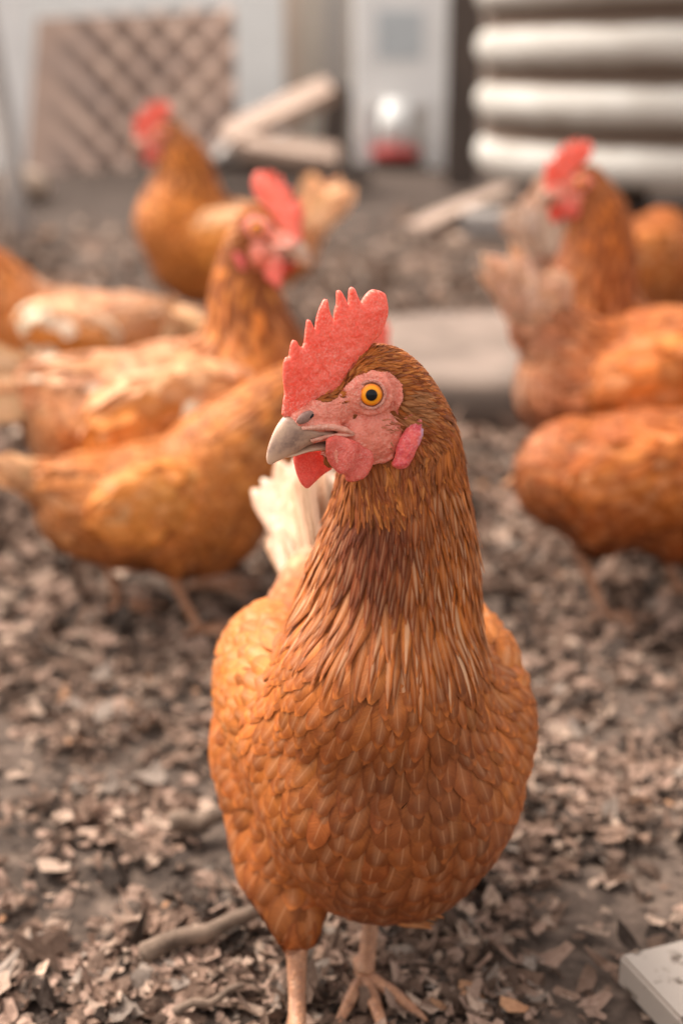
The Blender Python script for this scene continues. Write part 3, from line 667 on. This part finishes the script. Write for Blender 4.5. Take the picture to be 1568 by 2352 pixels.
# ------------------------------------------------------------------ the setting: ground and litter
def ground_h(x, y):
    d = math.hypot(x, y-1.2)
    f = 1-min(1, max(0, (d-3)/4))
    return f*(.010*mnoise.noise(Vector((x*3, y*3, 0)))+.006*mnoise.noise(Vector((x*11, y*11, 5)))+.003*mnoise.noise(Vector((x*34, y*34, 9))))-.006
def build_ground():
    xs = np.unique(np.concatenate([np.linspace(-70, -4, 24), np.linspace(-4, -1, 40), np.linspace(-1, 1, 160), np.linspace(1, 4, 40), np.linspace(4, 70, 24)]))
    ys = np.unique(np.concatenate([np.linspace(-20, .2, 12), np.linspace(.2, 2.2, 170), np.linspace(2.2, 6, 80), np.linspace(6, 120, 30)]))
    V = [(x, y, ground_h(x, y)) for y in ys for x in xs]; nx = len(xs)
    F = [(j*nx+i, j*nx+i+1, (j+1)*nx+i+1, (j+1)*nx+i) for j in range(len(ys)-1) for i in range(nx-1)]
    me = mesh_np('ground', V, F)
    b = MB('soil'); v = b.coord('Object'); big = b.noise(v, 1.3, 4, .6); f = b.noise(v, 60, 6, .65)
    c = b.ramp(f, [(.3, (.022,.017,.014)), (.52, (.065,.047,.037)), (.72, (.16,.115,.088))]); c = b.mix(b.rng(big, .38, .62), c, b.ramp(f, [(.3, (.075,.054,.043)), (.7, (.23,.165,.128))]))
    s = b.n('ShaderNodeSeparateXYZ'); b.l(v, s.inputs[0])
    c = b.mix(b.math('MULTIPLY', b.rng(s.outputs[1], 3.4, 4.8), .80), c, (.058,.042,.034))
    b.set(Base_Color=c, Roughness=.95); b.p.inputs['Specular IOR Level'].default_value = .15; b.bump(b.noise(v, 160, 5, .65), .7, .004); me.materials.append(b.m)
    tag(link('ground', me), kind='structure')
build_ground()
def litter_mat():
    b = MB('litter'); a = b.n('ShaderNodeAttribute', attribute_name='fcol'); v = b.coord('Object'); f = b.noise(v, 320, 4, .6)
    c = b.mix(b.rng(f, .3, .7, .0, .55), a.outputs['Color'], b.mix(1., a.outputs['Color'], (.45,.38,.34), 'MULTIPLY'))
    b.set(Base_Color=c, Roughness=.85); b.p.inputs['Specular IOR Level'].default_value = .10; b.bump(b.noise(v, 700, 4, .6), .5, .0008); return b.m
M_LITTER = litter_mat()
PAL = [((.31,.21,.16), 26), ((.41,.30,.23), 13), ((.20,.13,.095), 24), ((.11,.072,.053), 22), ((.055,.040,.032), 15), ((.25,.20,.165), 6), ((.46,.25,.14), 1)]
def build_litter():
    pal = np.array([c for c, _ in PAL]); pw = np.array([w_ for _, w_ in PAL], float); pw /= pw.sum()
    pts = []
    for (y0, y1, n, s0, s1) in ((.45, 1.15, 21000, .0030, .0118), (1.15, 2.1, 12000, .006, .018), (2.1, 4.6, 9000, .010, .028)):
        y = rng.uniform(y0, y1, n); x = rng.uniform(-1, 1, n)*(y*.27+.12); s = s0+(s1-s0)*rng.random(n)**2.0
        pts.append(np.stack([x, y, s], 1))
    P = np.vstack(pts); n = len(P); K = 8
    clump = np.array([mnoise.noise(Vector((x*9, y*9, 2))) for x, y, s in P]); big = np.array([mnoise.noise(Vector((x*1.7, y*1.7, 7))) for x, y, s in P])
    keep = rng.random(n) < np.clip(.76+clump*1.25+big*.5, .10, 1)*np.clip((4.7-P[:, 1])/1.6, 0, 1)*(1-.5*sstep(-.08,-.16,P[:, 0])*sstep(.95,.75,P[:, 1])); P = P[keep]; clump = clump[keep]; big = big[keep]; n = len(P)
    z = np.array([ground_h(x, y) for x, y, s in P])
    V = np.zeros((n, 2*K+1, 3)); C = np.ones((n, 2*K+1, 4))
    ang = (np.arange(K)/K*2*np.pi)[None]+rng.normal(0, .16, (n, K)); rad = P[:, 2:3]*(1+rng.normal(0, .30, (n, K))).clip(.35, 1.8); asp = rng.uniform(.35, .95, (n, 1)); thin = rng.random(n) < .09; asp[thin] *= .22; rad[thin] *= 1.7; 
    th = rng.uniform(0, 2*np.pi, n); curl = rng.normal(0, .42, n); tilt = rng.normal(0, .27, n); tdir = rng.uniform(0, 2*np.pi, n)
    for ring, f in ((0, 1.0), (1, .5)):
        lx = rad*np.cos(ang)*f; ly = rad*np.sin(ang)*asp*f; lz = curl[:, None]*(lx**2+.3*ly**2)/P[:, 2:3]+(rng.normal(0, .13, (n, K))*P[:, 2:3])*f
        x = lx*np.cos(th)[:, None]-ly*np.sin(th)[:, None]; y = lx*np.sin(th)[:, None]+ly*np.cos(th)[:, None]
        h = (x*np.cos(tdir)[:, None]+y*np.sin(tdir)[:, None])*tilt[:, None]
        V[:, ring*K:(ring+1)*K] = np.stack([x, y, lz+h], 2)
    base = z+.002+.006*rng.random(n)+np.abs(tilt)*P[:, 2]*.35
    V[:, :, 0] += P[:, 0:1]; V[:, :, 1] += P[:, 1:2]; V[:, :, 2] += base[:, None]
    idx = rng.choice(len(pal), n, p=pw); cc = pal[idx]*(1+rng.normal(0, .16, (n, 1)))*(1+.25*clump[:, None])
    C[:, :, :3] = cc.clip(.01, .9)[:, None]
    f = []
    for k in range(K): f.append((k, (k+1) % K, K+(k+1) % K, K+k))
    T = [(K+k, K+(k+1) % K, 2*K, 2*K) for k in range(K)]
    q = np.array(f); F = (q[None]+(np.arange(n)*(2*K+1))[:, None, None]).reshape(-1, 4)
    t3 = np.array([(K+k, K+(k+1) % K, 2*K) for k in range(K)]); F3 = (t3[None]+(np.arange(n)*(2*K+1))[:, None, None]).reshape(-1, 3)
    V = V.reshape(-1, 3); me = bpy.data.meshes.new('leaf_litter'); Fa = np.concatenate([F.ravel(), F3.ravel()]).astype(np.int32)
    me.vertices.add(len(V)); me.vertices.foreach_set('co', V.astype(np.float32).ravel()); me.loops.add(len(Fa)); me.loops.foreach_set('vertex_index', Fa)
    me.polygons.add(len(F)+len(F3)); me.polygons.foreach_set('loop_start', np.concatenate([np.arange(len(F))*4, len(F)*4+np.arange(len(F3))*3]).astype(np.int32))
    me.update(calc_edges=True); smooth(me, False); attr(me, 'fcol', C.reshape(-1, 4)); me.materials.append(M_LITTER)
    tag(link('leaf_litter', me), 'dry leaf litter and wood chips covering the bare soil', 'litter', kind='stuff')
build_litter()

M_TWIG = mat_simple('bark', [(.3, (.07,.048,.035)), (.7, (.26,.18,.13))], 60, .9, .6, .002, sc=(1,1,1))
M_PLANK = mat_simple('weathered_plank', [(.3, (.30,.205,.155)), (.7, (.50,.375,.30))], 6, .85, .5, .003, sc=(1,9,9))
M_DARKW = mat_simple('dark_timber', [(.3, (.060,.048,.042)), (.7, (.13,.10,.085))], 6, .9, .5, .003, sc=(8,8,1))
M_GREYW = mat_simple('grey_timber', [(.3, (.22,.195,.18)), (.7, (.40,.36,.33))], 6, .9, .4, .003, sc=(8,8,1))
M_WHITE = mat_simple('white_plastic', [(.3, (.74,.725,.70)), (.7, (.86,.845,.82))], 3, .45, .1, .001)
M_TANK = None
def tank_mat():
    b = MB('galvanised_sheet'); v = b.coord('Object'); s = b.n('ShaderNodeSeparateXYZ'); b.l(v, s.inputs[0])
    f = b.noise(b.coord('Object', (1,1,3)), 7, 5, .6); c = b.ramp(f, [(.3, (.36,.325,.285)), (.7, (.52,.495,.455))])
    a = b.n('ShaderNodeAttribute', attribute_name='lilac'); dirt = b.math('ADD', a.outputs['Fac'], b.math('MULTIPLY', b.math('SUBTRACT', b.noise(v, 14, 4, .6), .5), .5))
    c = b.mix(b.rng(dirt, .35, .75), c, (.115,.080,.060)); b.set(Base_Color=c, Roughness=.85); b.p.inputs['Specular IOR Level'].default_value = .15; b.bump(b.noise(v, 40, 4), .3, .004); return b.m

# slab behind the front hen
def build_slab():
    cx, cy, r, h = .30, 2.26, .30, .070
    bm = bmesh.new(); n = 64; prof = [(.93, -.02), (1.0, -.005), (1.01, h*.45), (1.0, h*.85), (.975, h), (.90, h*1.03), (.80, h*.98), (.5, h), (.2, h*1.02)]
    rings = []
    for (k, z) in prof:
        rings.append([bm.verts.new((r*k*1.08*math.cos(a)*(1+.06*mnoise.noise(Vector((math.cos(a)*2, math.sin(a)*2, 0)))), r*k*math.sin(a)*(1+.06*mnoise.noise(Vector((math.cos(a)*2, math.sin(a)*2, 4)))), z+.006*mnoise.noise(Vector((math.cos(a)*3*k, math.sin(a)*3*k, z*20))))) for a in [2*math.pi*i/n for i in range(n)]])
    for a, b in zip(rings[:-1], rings[1:]):
        for k in range(n): bm.faces.new((a[k], a[(k+1)%n], b[(k+1)%n], b[k]))
    bm.faces.new(rings[-1]); me = bm_mesh(bm, 'stone_slab')
    b = MB('slab'); v = b.coord('Object'); s = b.n('ShaderNodeSeparateXYZ'); b.l(v, s.inputs[0])
    c = b.ramp(b.noise(v, 7, 5, .6, .6), [(.3, (.115,.082,.062)), (.7, (.27,.20,.16))]); c = b.mix(b.rng(s.outputs[2], .064, .050), c, (.10,.075,.06))
    b.set(Base_Color=c, Roughness=.9); b.bump(b.noise(v, 60, 5), .5, .004); me.materials.append(b.m)
    o = link('stone_slab', me); o.location = (cx, cy, -.006); tag(o, 'flat round pale slab with dark sides lying behind the front hen', 'slab')
build_slab()

def plank(name, label, cat, p, size, rot, mat, bev=.004, group=None, lumps=.004):
    bm = bmesh.new(); box(bm, -size[0]/2, size[0]/2, -size[1]/2, size[1]/2, -size[2]/2, size[2]/2)
    bmesh.ops.subdivide_edges(bm, edges=[e for e in bm.edges if e.calc_length() > max(size)*.6], cuts=10, use_grid_fill=True)
    for v in bm.verts: v.co += Vector((0, mnoise.noise(v.co*4+Vector((p[0], p[1], 0))), mnoise.noise(v.co*5+Vector((3, p[0], 0)))))*lumps
    bmesh.ops.bevel(bm, geom=[e for e in bm.edges if len(e.link_faces) == 2 and e.calc_face_angle() > .8], offset=bev, segments=2, affect='EDGES')
    o = link(name, bm_mesh(bm, name, False), None, mat); o.location = p; o.rotation_euler = tuple(R(a) for a in rot); tag(o, label, cat, group); return o

# painted board, lower right corner
bm_ = MB('flaking_white_paint'); v_ = bm_.coord('Object'); c_ = bm_.mix(bm_.rng(bm_.noise(v_, 55, 5, .7), .56, .63), (.34,.285,.24), (.10,.07,.05)); bm_.set(Base_Color=c_, Roughness=.7); bm_.bump(bm_.noise(v_, 90, 4), .5, .001)
pA, pB, pC = at_z(1420, 2192, .020), at_z(1568, 2155, .020), at_z(1478, 2352, .020)
yb = math.degrees(math.atan2(pB[1]-pA[1], pB[0]-pA[0]))
dx = Vector((math.cos(R(yb)), math.sin(R(yb)), 0)); dy = Vector((-dx.y, dx.x, 0)); ctr = Vector(pA)+dx*.17-dy*.07
plank('painted_board', 'board with flaking white paint at the lower right corner', 'board', (ctr.x, ctr.y, .010), (.34, .14, .020), (0, 0, yb), bm_.m, .002, lumps=.001)

def stick(label, u0, v0, u1, v1, r, z=.008):
    a, b = Vector(at_z(u0, v0, z)), Vector(at_z(u1, v1, z+.004)); n = 9; pts = []
    for k in range(n):
        t = k/(n-1); pts.append(a.lerp(b, t)+Vector((0, .006*mnoise.noise(Vector((t*3, u0*.01, 0))), .004*mnoise.noise(Vector((t*3, v0*.01, 5))))))
    bm = bmesh.new(); tube(bm, pts, [r*(1-.35*k/(n-1))*(1+.12*mnoise.noise(Vector((k, u0, 0)))) for k in range(n)], 9); o = link('stick', bm_mesh(bm, 'stick'), None, M_TWIG); tag(o, label, 'stick')
stick('thick short stick lying left of the front hen breast', 395, 1895, 520, 1870, .0075)
stick('long dark stick lying left of the front hen thigh', 330, 2190, 600, 2085, .0065)
stick('slim pale twig near the left foot of the front hen', 400, 2330, 560, 2262, .0028)

# ------------------------------------------------------------------ background yard
def tank():
    pitch = .153; r = .85; prof = []
    for k in range(8):
        z0 = k*pitch
        for j in range(14):
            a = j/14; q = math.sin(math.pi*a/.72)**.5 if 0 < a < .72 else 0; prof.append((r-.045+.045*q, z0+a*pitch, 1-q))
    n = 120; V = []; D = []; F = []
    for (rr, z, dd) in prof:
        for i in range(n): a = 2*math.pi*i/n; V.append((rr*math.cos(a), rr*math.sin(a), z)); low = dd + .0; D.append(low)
    for j in range(len(prof)-1):
        for i in range(n): F.append((j*n+i, j*n+(i+1)%n, (j+1)*n+(i+1)%n, (j+1)*n+i))
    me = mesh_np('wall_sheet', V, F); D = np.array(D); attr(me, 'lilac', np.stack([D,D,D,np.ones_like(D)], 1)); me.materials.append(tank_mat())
    Y = 4.45; p = at_y(1092, 400, Y); root = empty('water_tank', (p[0]+r, Y, .12)); root.rotation_euler = (0, R(-1.2), 0)
    z0 = p[2]-.12+.045; o = link('tank_wall', me, root); o.location = (0, 0, z0-.02)
    bm = bmesh.new(); bmesh.ops.create_cone(bm, cap_ends=True, segments=80, radius1=r-.03, radius2=r-.03, depth=.02, matrix=Matrix.Translation((0,0,z0+8*pitch-.03))); link('lid', bm_mesh(bm, 'lid', False), root, mat_simple('tank_lid', [(.3,(.5,.5,.48)),(.7,(.65,.65,.63))], 5))
    tag(root, 'big round water tank of horizontally ribbed pale sheet at the right', 'water tank')
    # bearers below
    zt = .12+z0-.02
    for k, (dx_, dy_) in enumerate(((-.55,-.25),(0,-.45),(.5,-.2),(-.5,.35),(.5,.4))):
        bm = bmesh.new(); box(bm, -.16, .16, -.10, .10, -.02-.12, zt-.12, bevel=.008); b_ = link('foot_block', bm_mesh(bm, 'foot_block', False), root, M_DARKW); b_.location = (dx_, dy_, 0)
tank()
g = at_z(1090, 470, .05)
plank('timber_board', 'pale board leaning on the dark block by the tank', 'board', tuple(Vector(at_z(1065, 480, .03))), (.75, .085, .03), (0, -4, 62), M_PLANK)
plank('timber_block', 'brown timber block in front of the water tank', 'block', tuple(Vector(at_z(1160, 512, .035))), (.24, .16, .06), (0, 0, -8), M_GREYW)
plank('timber_post', 'dark upright timber board right of the white stand', 'post', tuple(Vector(at_y(1066, 150, 5.6))+Vector((0,0,-.1))), (.125, .05, 1.5), (0, 0, 0), M_DARKW)

def stand():
    Y = 6.55; a = at_y(812, 380, Y)[0]; b = at_y(1022, 380, Y)[0]; cx = (a+b)/2; w_ = (b-a)/2
    root = empty('box_stand', (cx, Y, 0)); tag(root, 'bluish white panelled box on two broad legs with a drinker below', 'stand')
    bm = bmesh.new(); box(bm, -w_, w_, 0, .30, .25, 1.0, bevel=.015); link('panel', bm_mesh(bm, 'panel', False), root, M_WHITE)
    for q in (-1, 1):
        bm = bmesh.new(); box(bm, min(q*w_*.96, q*w_*.62), max(q*w_*.96, q*w_*.62), .004, .08, -.02, .26, bevel=.008); link('leg', bm_mesh(bm, 'leg', False), root, M_WHITE)
        bm = bmesh.new(); box(bm, min(q*w_*.96, q*w_*.62), max(q*w_*.96, q*w_*.62), .21, .29, -.02, .26, bevel=.008); link('leg', bm_mesh(bm, 'leg', False), root, M_WHITE)
    bm = bmesh.new(); box(bm, -w_*.5, w_*.45, -.006, .002, .46, .66, bevel=.002); link('label_plate', bm_mesh(bm, 'label_plate', False), root, mat_simple('grey_plate', [(.3, (.46,.49,.50)), (.7, (.54,.57,.58))], 5))
    # drinker
    c = at_y(907, 300, Y-.12); d = empty('poultry_drinker', (c[0], Y-.12, .045)); tag(d, 'white poultry drinker with a red base under the white box', 'drinker')
    bm = bmesh.new(); bmesh.ops.create_cone(bm, cap_ends=True, segments=40, radius1=.082, radius2=.055, depth=.20, matrix=Matrix.Translation((0,0,.145))); bmesh.ops.bevel(bm, geom=[e for e in bm.edges if e.calc_face_angle(0) > .8], offset=.012, segments=3, affect='EDGES'); link('water_jar', bm_mesh(bm, 'water_jar'), d, mat_simple('milky_plastic', [(.3,(.70,.69,.66)),(.7,(.80,.79,.76))], 4, .4, .05))
    bm = bmesh.new(); tube(bm, [(0,0,0),(0,0,.004),(0,0,.04),(0,0,.046)], [.085,.098,.104,.098], 40); link('tray', bm_mesh(bm, 'tray'), d, mat_simple('red_plastic', [(.3,(.45,.05,.05)),(.7,(.55,.08,.07))], 5, .4, .05))
    plank('brick', 'dark brick holding up the poultry drinker', 'brick', (c[0], Y-.12, .018), (.20, .11, .05), (0,0,3), M_DARKW)
stand()

def rust_sheet():
    b = MB('rusty_iron'); v = b.coord('Object'); s = b.n('ShaderNodeSeparateXYZ'); b.l(v, s.inputs[0]); f = b.noise(v, 5, 6, .65)
    c = b.ramp(f, [(.3, (.36,.27,.23)), (.5, (.50,.35,.275)), (.72, (.64,.47,.37))])
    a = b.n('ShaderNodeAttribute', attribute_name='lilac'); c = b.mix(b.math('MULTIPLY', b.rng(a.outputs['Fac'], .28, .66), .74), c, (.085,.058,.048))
    b.set(Base_Color=c, Roughness=.8, Metallic=.1); b.bump(b.noise(v, 70, 5), .4, .003)
    Y = 5.75; c0, c1, c2, c3 = [at_y(u, v_, Y) for u, v_ in ((58, 395), (545, 370), (530, 10), (66, 34))]
    n = 200; V = []; D = []; ph = 2*math.pi/.098; thk = .012
    for s_ in (0, 1):
        for j in range(n):
            for i in range(n):
                a_, b_ = i/(n-1), j/(n-1); p = (c0*(1-a_)+c1*a_)*(1-b_)+(c3*(1-a_)+c2*a_)*b_
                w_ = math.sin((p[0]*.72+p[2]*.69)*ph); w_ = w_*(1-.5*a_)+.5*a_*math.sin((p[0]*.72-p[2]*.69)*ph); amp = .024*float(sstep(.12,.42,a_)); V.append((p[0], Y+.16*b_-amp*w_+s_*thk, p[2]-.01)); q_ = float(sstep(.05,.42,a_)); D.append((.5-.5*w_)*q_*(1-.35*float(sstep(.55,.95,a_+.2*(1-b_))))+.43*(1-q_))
    F = []; N2 = n*n
    for j in range(n-1):
        for i in range(n-1): q = (j*n+i, j*n+i+1, (j+1)*n+i+1, (j+1)*n+i); F.append(q); F.append(tuple(N2+k for k in q[::-1]))
    for i in range(n-1):
        for (x, y) in ((i, i+1), ((n-1)*n+i+1, (n-1)*n+i), ((i+1)*n, i*n), (i*n+n-1, (i+1)*n+n-1)): F.append((y, x, x+N2, y+N2))
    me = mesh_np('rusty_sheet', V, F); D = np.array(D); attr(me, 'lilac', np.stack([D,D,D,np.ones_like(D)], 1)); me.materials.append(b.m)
    tag(link('iron_sheet', me), 'rusty corrugated iron sheet with diagonal ridges leaning upright behind the hens', 'iron sheet')
rust_sheet()
# upright pale panel and posts at the left edge
plank('white_panel', 'pale white upright panel at the far upper left', 'panel', tuple(Vector(at_y(15, 150, 6.4))+Vector((-.02,0,0))), (.26, .04, 1.35), (0, 0, 0), M_WHITE)
a_, b_ = Vector(at_y(-12, 150, 4.2)), Vector(at_z(78, 540, 0)); b_.y = 4.0; b_.z = -.02
bm = bmesh.new(); tube(bm, [a_+(a_-b_)*.5, a_, a_.lerp(b_, .5), b_], [.026,.027,.028,.029], 14); tag(link('leaning_pole', bm_mesh(bm, 'leaning_pole'), None, M_GREYW), 'grey pole leaning out of the frame at the left edge', 'pole')
p = at_z(58, 425, .05); bm = bmesh.new(); bmesh.ops.create_cone(bm, cap_ends=True, segments=28, radius1=.055, radius2=.052, depth=.32, matrix=Matrix.Rotation(R(82), 4, 'X')); bmesh.ops.bevel(bm, geom=[e for e in bm.edges if e.calc_face_angle(0) > .8], offset=.006, segments=2, affect='EDGES')
o = link('log', bm_mesh(bm, 'log'), None, mat_simple('cut_wood', [(.3,(.52,.38,.28)),(.7,(.66,.52,.41))], 20)); o.location = (p[0], p[1], .055); tag(o, 'short pale log lying beside the grey pole', 'log')
# plank pile
def pile(u, v, Y, L, rot, label, th=.05, wd=.12, mat=None): plank('plank', label, 'plank', tuple(at_y(u, v, Y)), (L, wd, th), rot, mat or M_PLANK, .005, 'planks in the pile')
pile(640, 262, 5.3, .42, (28, -24, 10), 'pale plank sloping up to the right on the plank pile')
pile(668, 350, 5.2, .34, (24, 8, -4), 'pale thick plank lying low in the plank pile', .06)
pile(560, 318, 5.35, .24, (20, -36, 0), 'short brownish plank at the left end of the pile', .04, .1, M_GREYW)
pile(770, 290, 5.6, .30, (0, -85, 0), 'dark plank standing upright right of the pile', .10, .04, M_DARKW)
pile(660, 388, 5.5, .62, (0, 3, 2), 'dark plank at the bottom of the pile', .06, .2, M_DARKW)

# fence behind: individual boards of one fence
def fence():
    root = empty('board_fence', (0, 8.2, 0)); tag(root, 'grey and tan board fence behind the plank pile', 'fence')
    mats = [mat_simple('fence_board', [(.3, c), (.7, tuple(x*1.3 for x in c))], 4, .85, .3, .003, sc=(6,6,1)) for c in ((.46,.40,.34), (.50,.42,.34), (.38,.34,.31), (.54,.49,.43), (.30,.27,.25), (.46,.36,.29))]
    x = -2.6; k = 0
    while x < 2.6:
        w_ = random.uniform(.10, .17); bm = bmesh.new(); box(bm, x, x+w_-.006, 0, .025, -.02, 1.15+random.uniform(-.03,.03), bevel=.003); link('board', bm_mesh(bm, 'board', False), root, random.choice(mats)); x += w_; k += 1
    bm = bmesh.new(); box(bm, -2.6, 2.6, .03, .08, .8, .88); link('rail', bm_mesh(bm, 'rail', False), root, M_GREYW)
fence()
bm = bmesh.new(); box(bm, -3.2, -.30, 0, .3, -.02, 2.4); tag(link('rendered_wall', bm_mesh(bm, 'rendered_wall', False), None, mat_simple('white_render', [(.3,(.74,.73,.70)),(.7,(.84,.83,.80))], 3)), 'pale rendered wall far behind the rusty sheet', 'wall').location = (0, 7.6, 0)
for (u, v, Y, r_, lab) in ((563, 95, 8.0, .018, 'small pale ball added on the fence to stand in for an out-of-focus highlight'),):
    bm = bmesh.new(); ell(bm, (0,0,0), (r_, r_, r_)); ell(bm, (0,.02,0), (.008,.03,.008)); o = link('glint_ball', bm_mesh(bm, 'glint_ball'), None, M_WHITE); o.location = tuple(at_y(u, v, 8.15)); tag(o, lab, 'glint ball')  # pale ball added so that its blur gives a highlight disc

# ------------------------------------------------------------------ hens
rz0 = math.atan2(-.974, .225); root_w = Vector((.016, .752, 0)); W2L = (Matrix.Translation(root_w) @ Matrix.Rotation(rz0, 4, 'Z')).inverted()
hm = W2L @ HEAD_W
wl = lambda x, y, z: W2L @ Vector((x, y, z))
neck = [(hm @ Vector((-.026,0,.007)), .0190), (hm @ Vector((-.040,0,-.019)), .0232), (wl(.030,.690,.312), .0335), (wl(.031,.692,.287), .0385), (wl(.028,.694,.258), .0455), (wl(.023,.702,.220), .053)]
lf = lambda a, h, ft: (tuple(wl(*a)), tuple(wl(*h)), tuple(wl(*ft)))
main = build_hen('sharp front hen facing the camera with head turned left', root_w, rz0, neck, hm, vox=.0026, main=True, fill=wl(.021, .680, .200), tail_up=62, tail_l=.66, tail_w=.06, tail_c=(.92,.74,.58), cov=150,
    legs=[lf((-.037,.748,.110), (-.025,.676,.044), (-.024,.648,.0)), lf((.050,.765,.115), (.022,.742,.066), (.013,.700,.0))])

def bghen(label, yaw, hp, hyaw, hpitch=0, px=None, Y=1.5, root=None, scale=1.0, **kw):
    """hp: head in hen coordinates (its z is found from the picture when px = head pixel is given); root = (x, y)"""
    yr = R(yaw); c, s_ = math.cos(yr), math.sin(yr)
    if px:
        w_ = at_y(px[0], px[1], Y); hx, hy = hp[0]*scale, hp[1]*scale; root = (w_[0]-(c*hx-s_*hy), Y-(s_*hx+c*hy)); hp = (hp[0], hp[1], w_[2]/scale)
    h = head_mat(Vector(hp), hyaw, hpitch); nk = std_neck(h, r=kw.pop('nr', 1.0))
    return build_hen(label, (root[0], root[1], 0), yr, nk, h, lod=kw.pop('lod', 1.7), scale=scale, **kw)
bghen('middle left hen with back paled as if sky-lit, dark neck and face turned right', 6, (.076, -.005, 0), -46, px=(620, 552), Y=1.37, scale=1.10, tone=(1.24,1.34,1.3), pale=.04, top=.25, tail_up=25, tail_c=(.80,.50,.32))
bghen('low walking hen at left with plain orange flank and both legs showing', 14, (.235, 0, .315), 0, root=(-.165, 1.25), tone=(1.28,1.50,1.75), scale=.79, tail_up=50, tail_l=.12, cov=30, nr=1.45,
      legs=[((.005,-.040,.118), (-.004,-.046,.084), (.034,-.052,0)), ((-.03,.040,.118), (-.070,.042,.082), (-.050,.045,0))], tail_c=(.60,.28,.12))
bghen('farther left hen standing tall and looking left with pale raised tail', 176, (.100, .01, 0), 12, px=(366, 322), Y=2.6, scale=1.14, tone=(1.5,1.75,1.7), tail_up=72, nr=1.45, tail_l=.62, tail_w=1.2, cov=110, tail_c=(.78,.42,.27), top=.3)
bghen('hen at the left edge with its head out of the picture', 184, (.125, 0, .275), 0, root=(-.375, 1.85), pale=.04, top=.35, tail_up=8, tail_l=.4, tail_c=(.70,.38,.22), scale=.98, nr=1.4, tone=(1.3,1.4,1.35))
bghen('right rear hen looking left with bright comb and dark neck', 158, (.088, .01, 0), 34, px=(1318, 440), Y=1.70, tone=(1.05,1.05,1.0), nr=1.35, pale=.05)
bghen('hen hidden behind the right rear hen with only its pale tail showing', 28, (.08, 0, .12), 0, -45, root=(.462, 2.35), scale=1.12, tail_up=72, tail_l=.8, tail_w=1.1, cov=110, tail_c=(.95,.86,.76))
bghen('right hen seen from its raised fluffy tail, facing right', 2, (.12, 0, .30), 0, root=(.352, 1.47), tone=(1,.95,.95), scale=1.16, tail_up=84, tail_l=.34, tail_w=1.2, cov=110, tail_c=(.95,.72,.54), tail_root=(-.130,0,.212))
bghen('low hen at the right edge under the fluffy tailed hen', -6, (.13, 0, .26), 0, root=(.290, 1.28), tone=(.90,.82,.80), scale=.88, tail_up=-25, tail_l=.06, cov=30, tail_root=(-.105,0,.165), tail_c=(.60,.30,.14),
      legs=[((-.035,-.040,.118), (-.075,-.036,.084), (-.040,-.040,0)), ((.02,.040,.118), (.01,.042,.078), (.05,.045,0))])
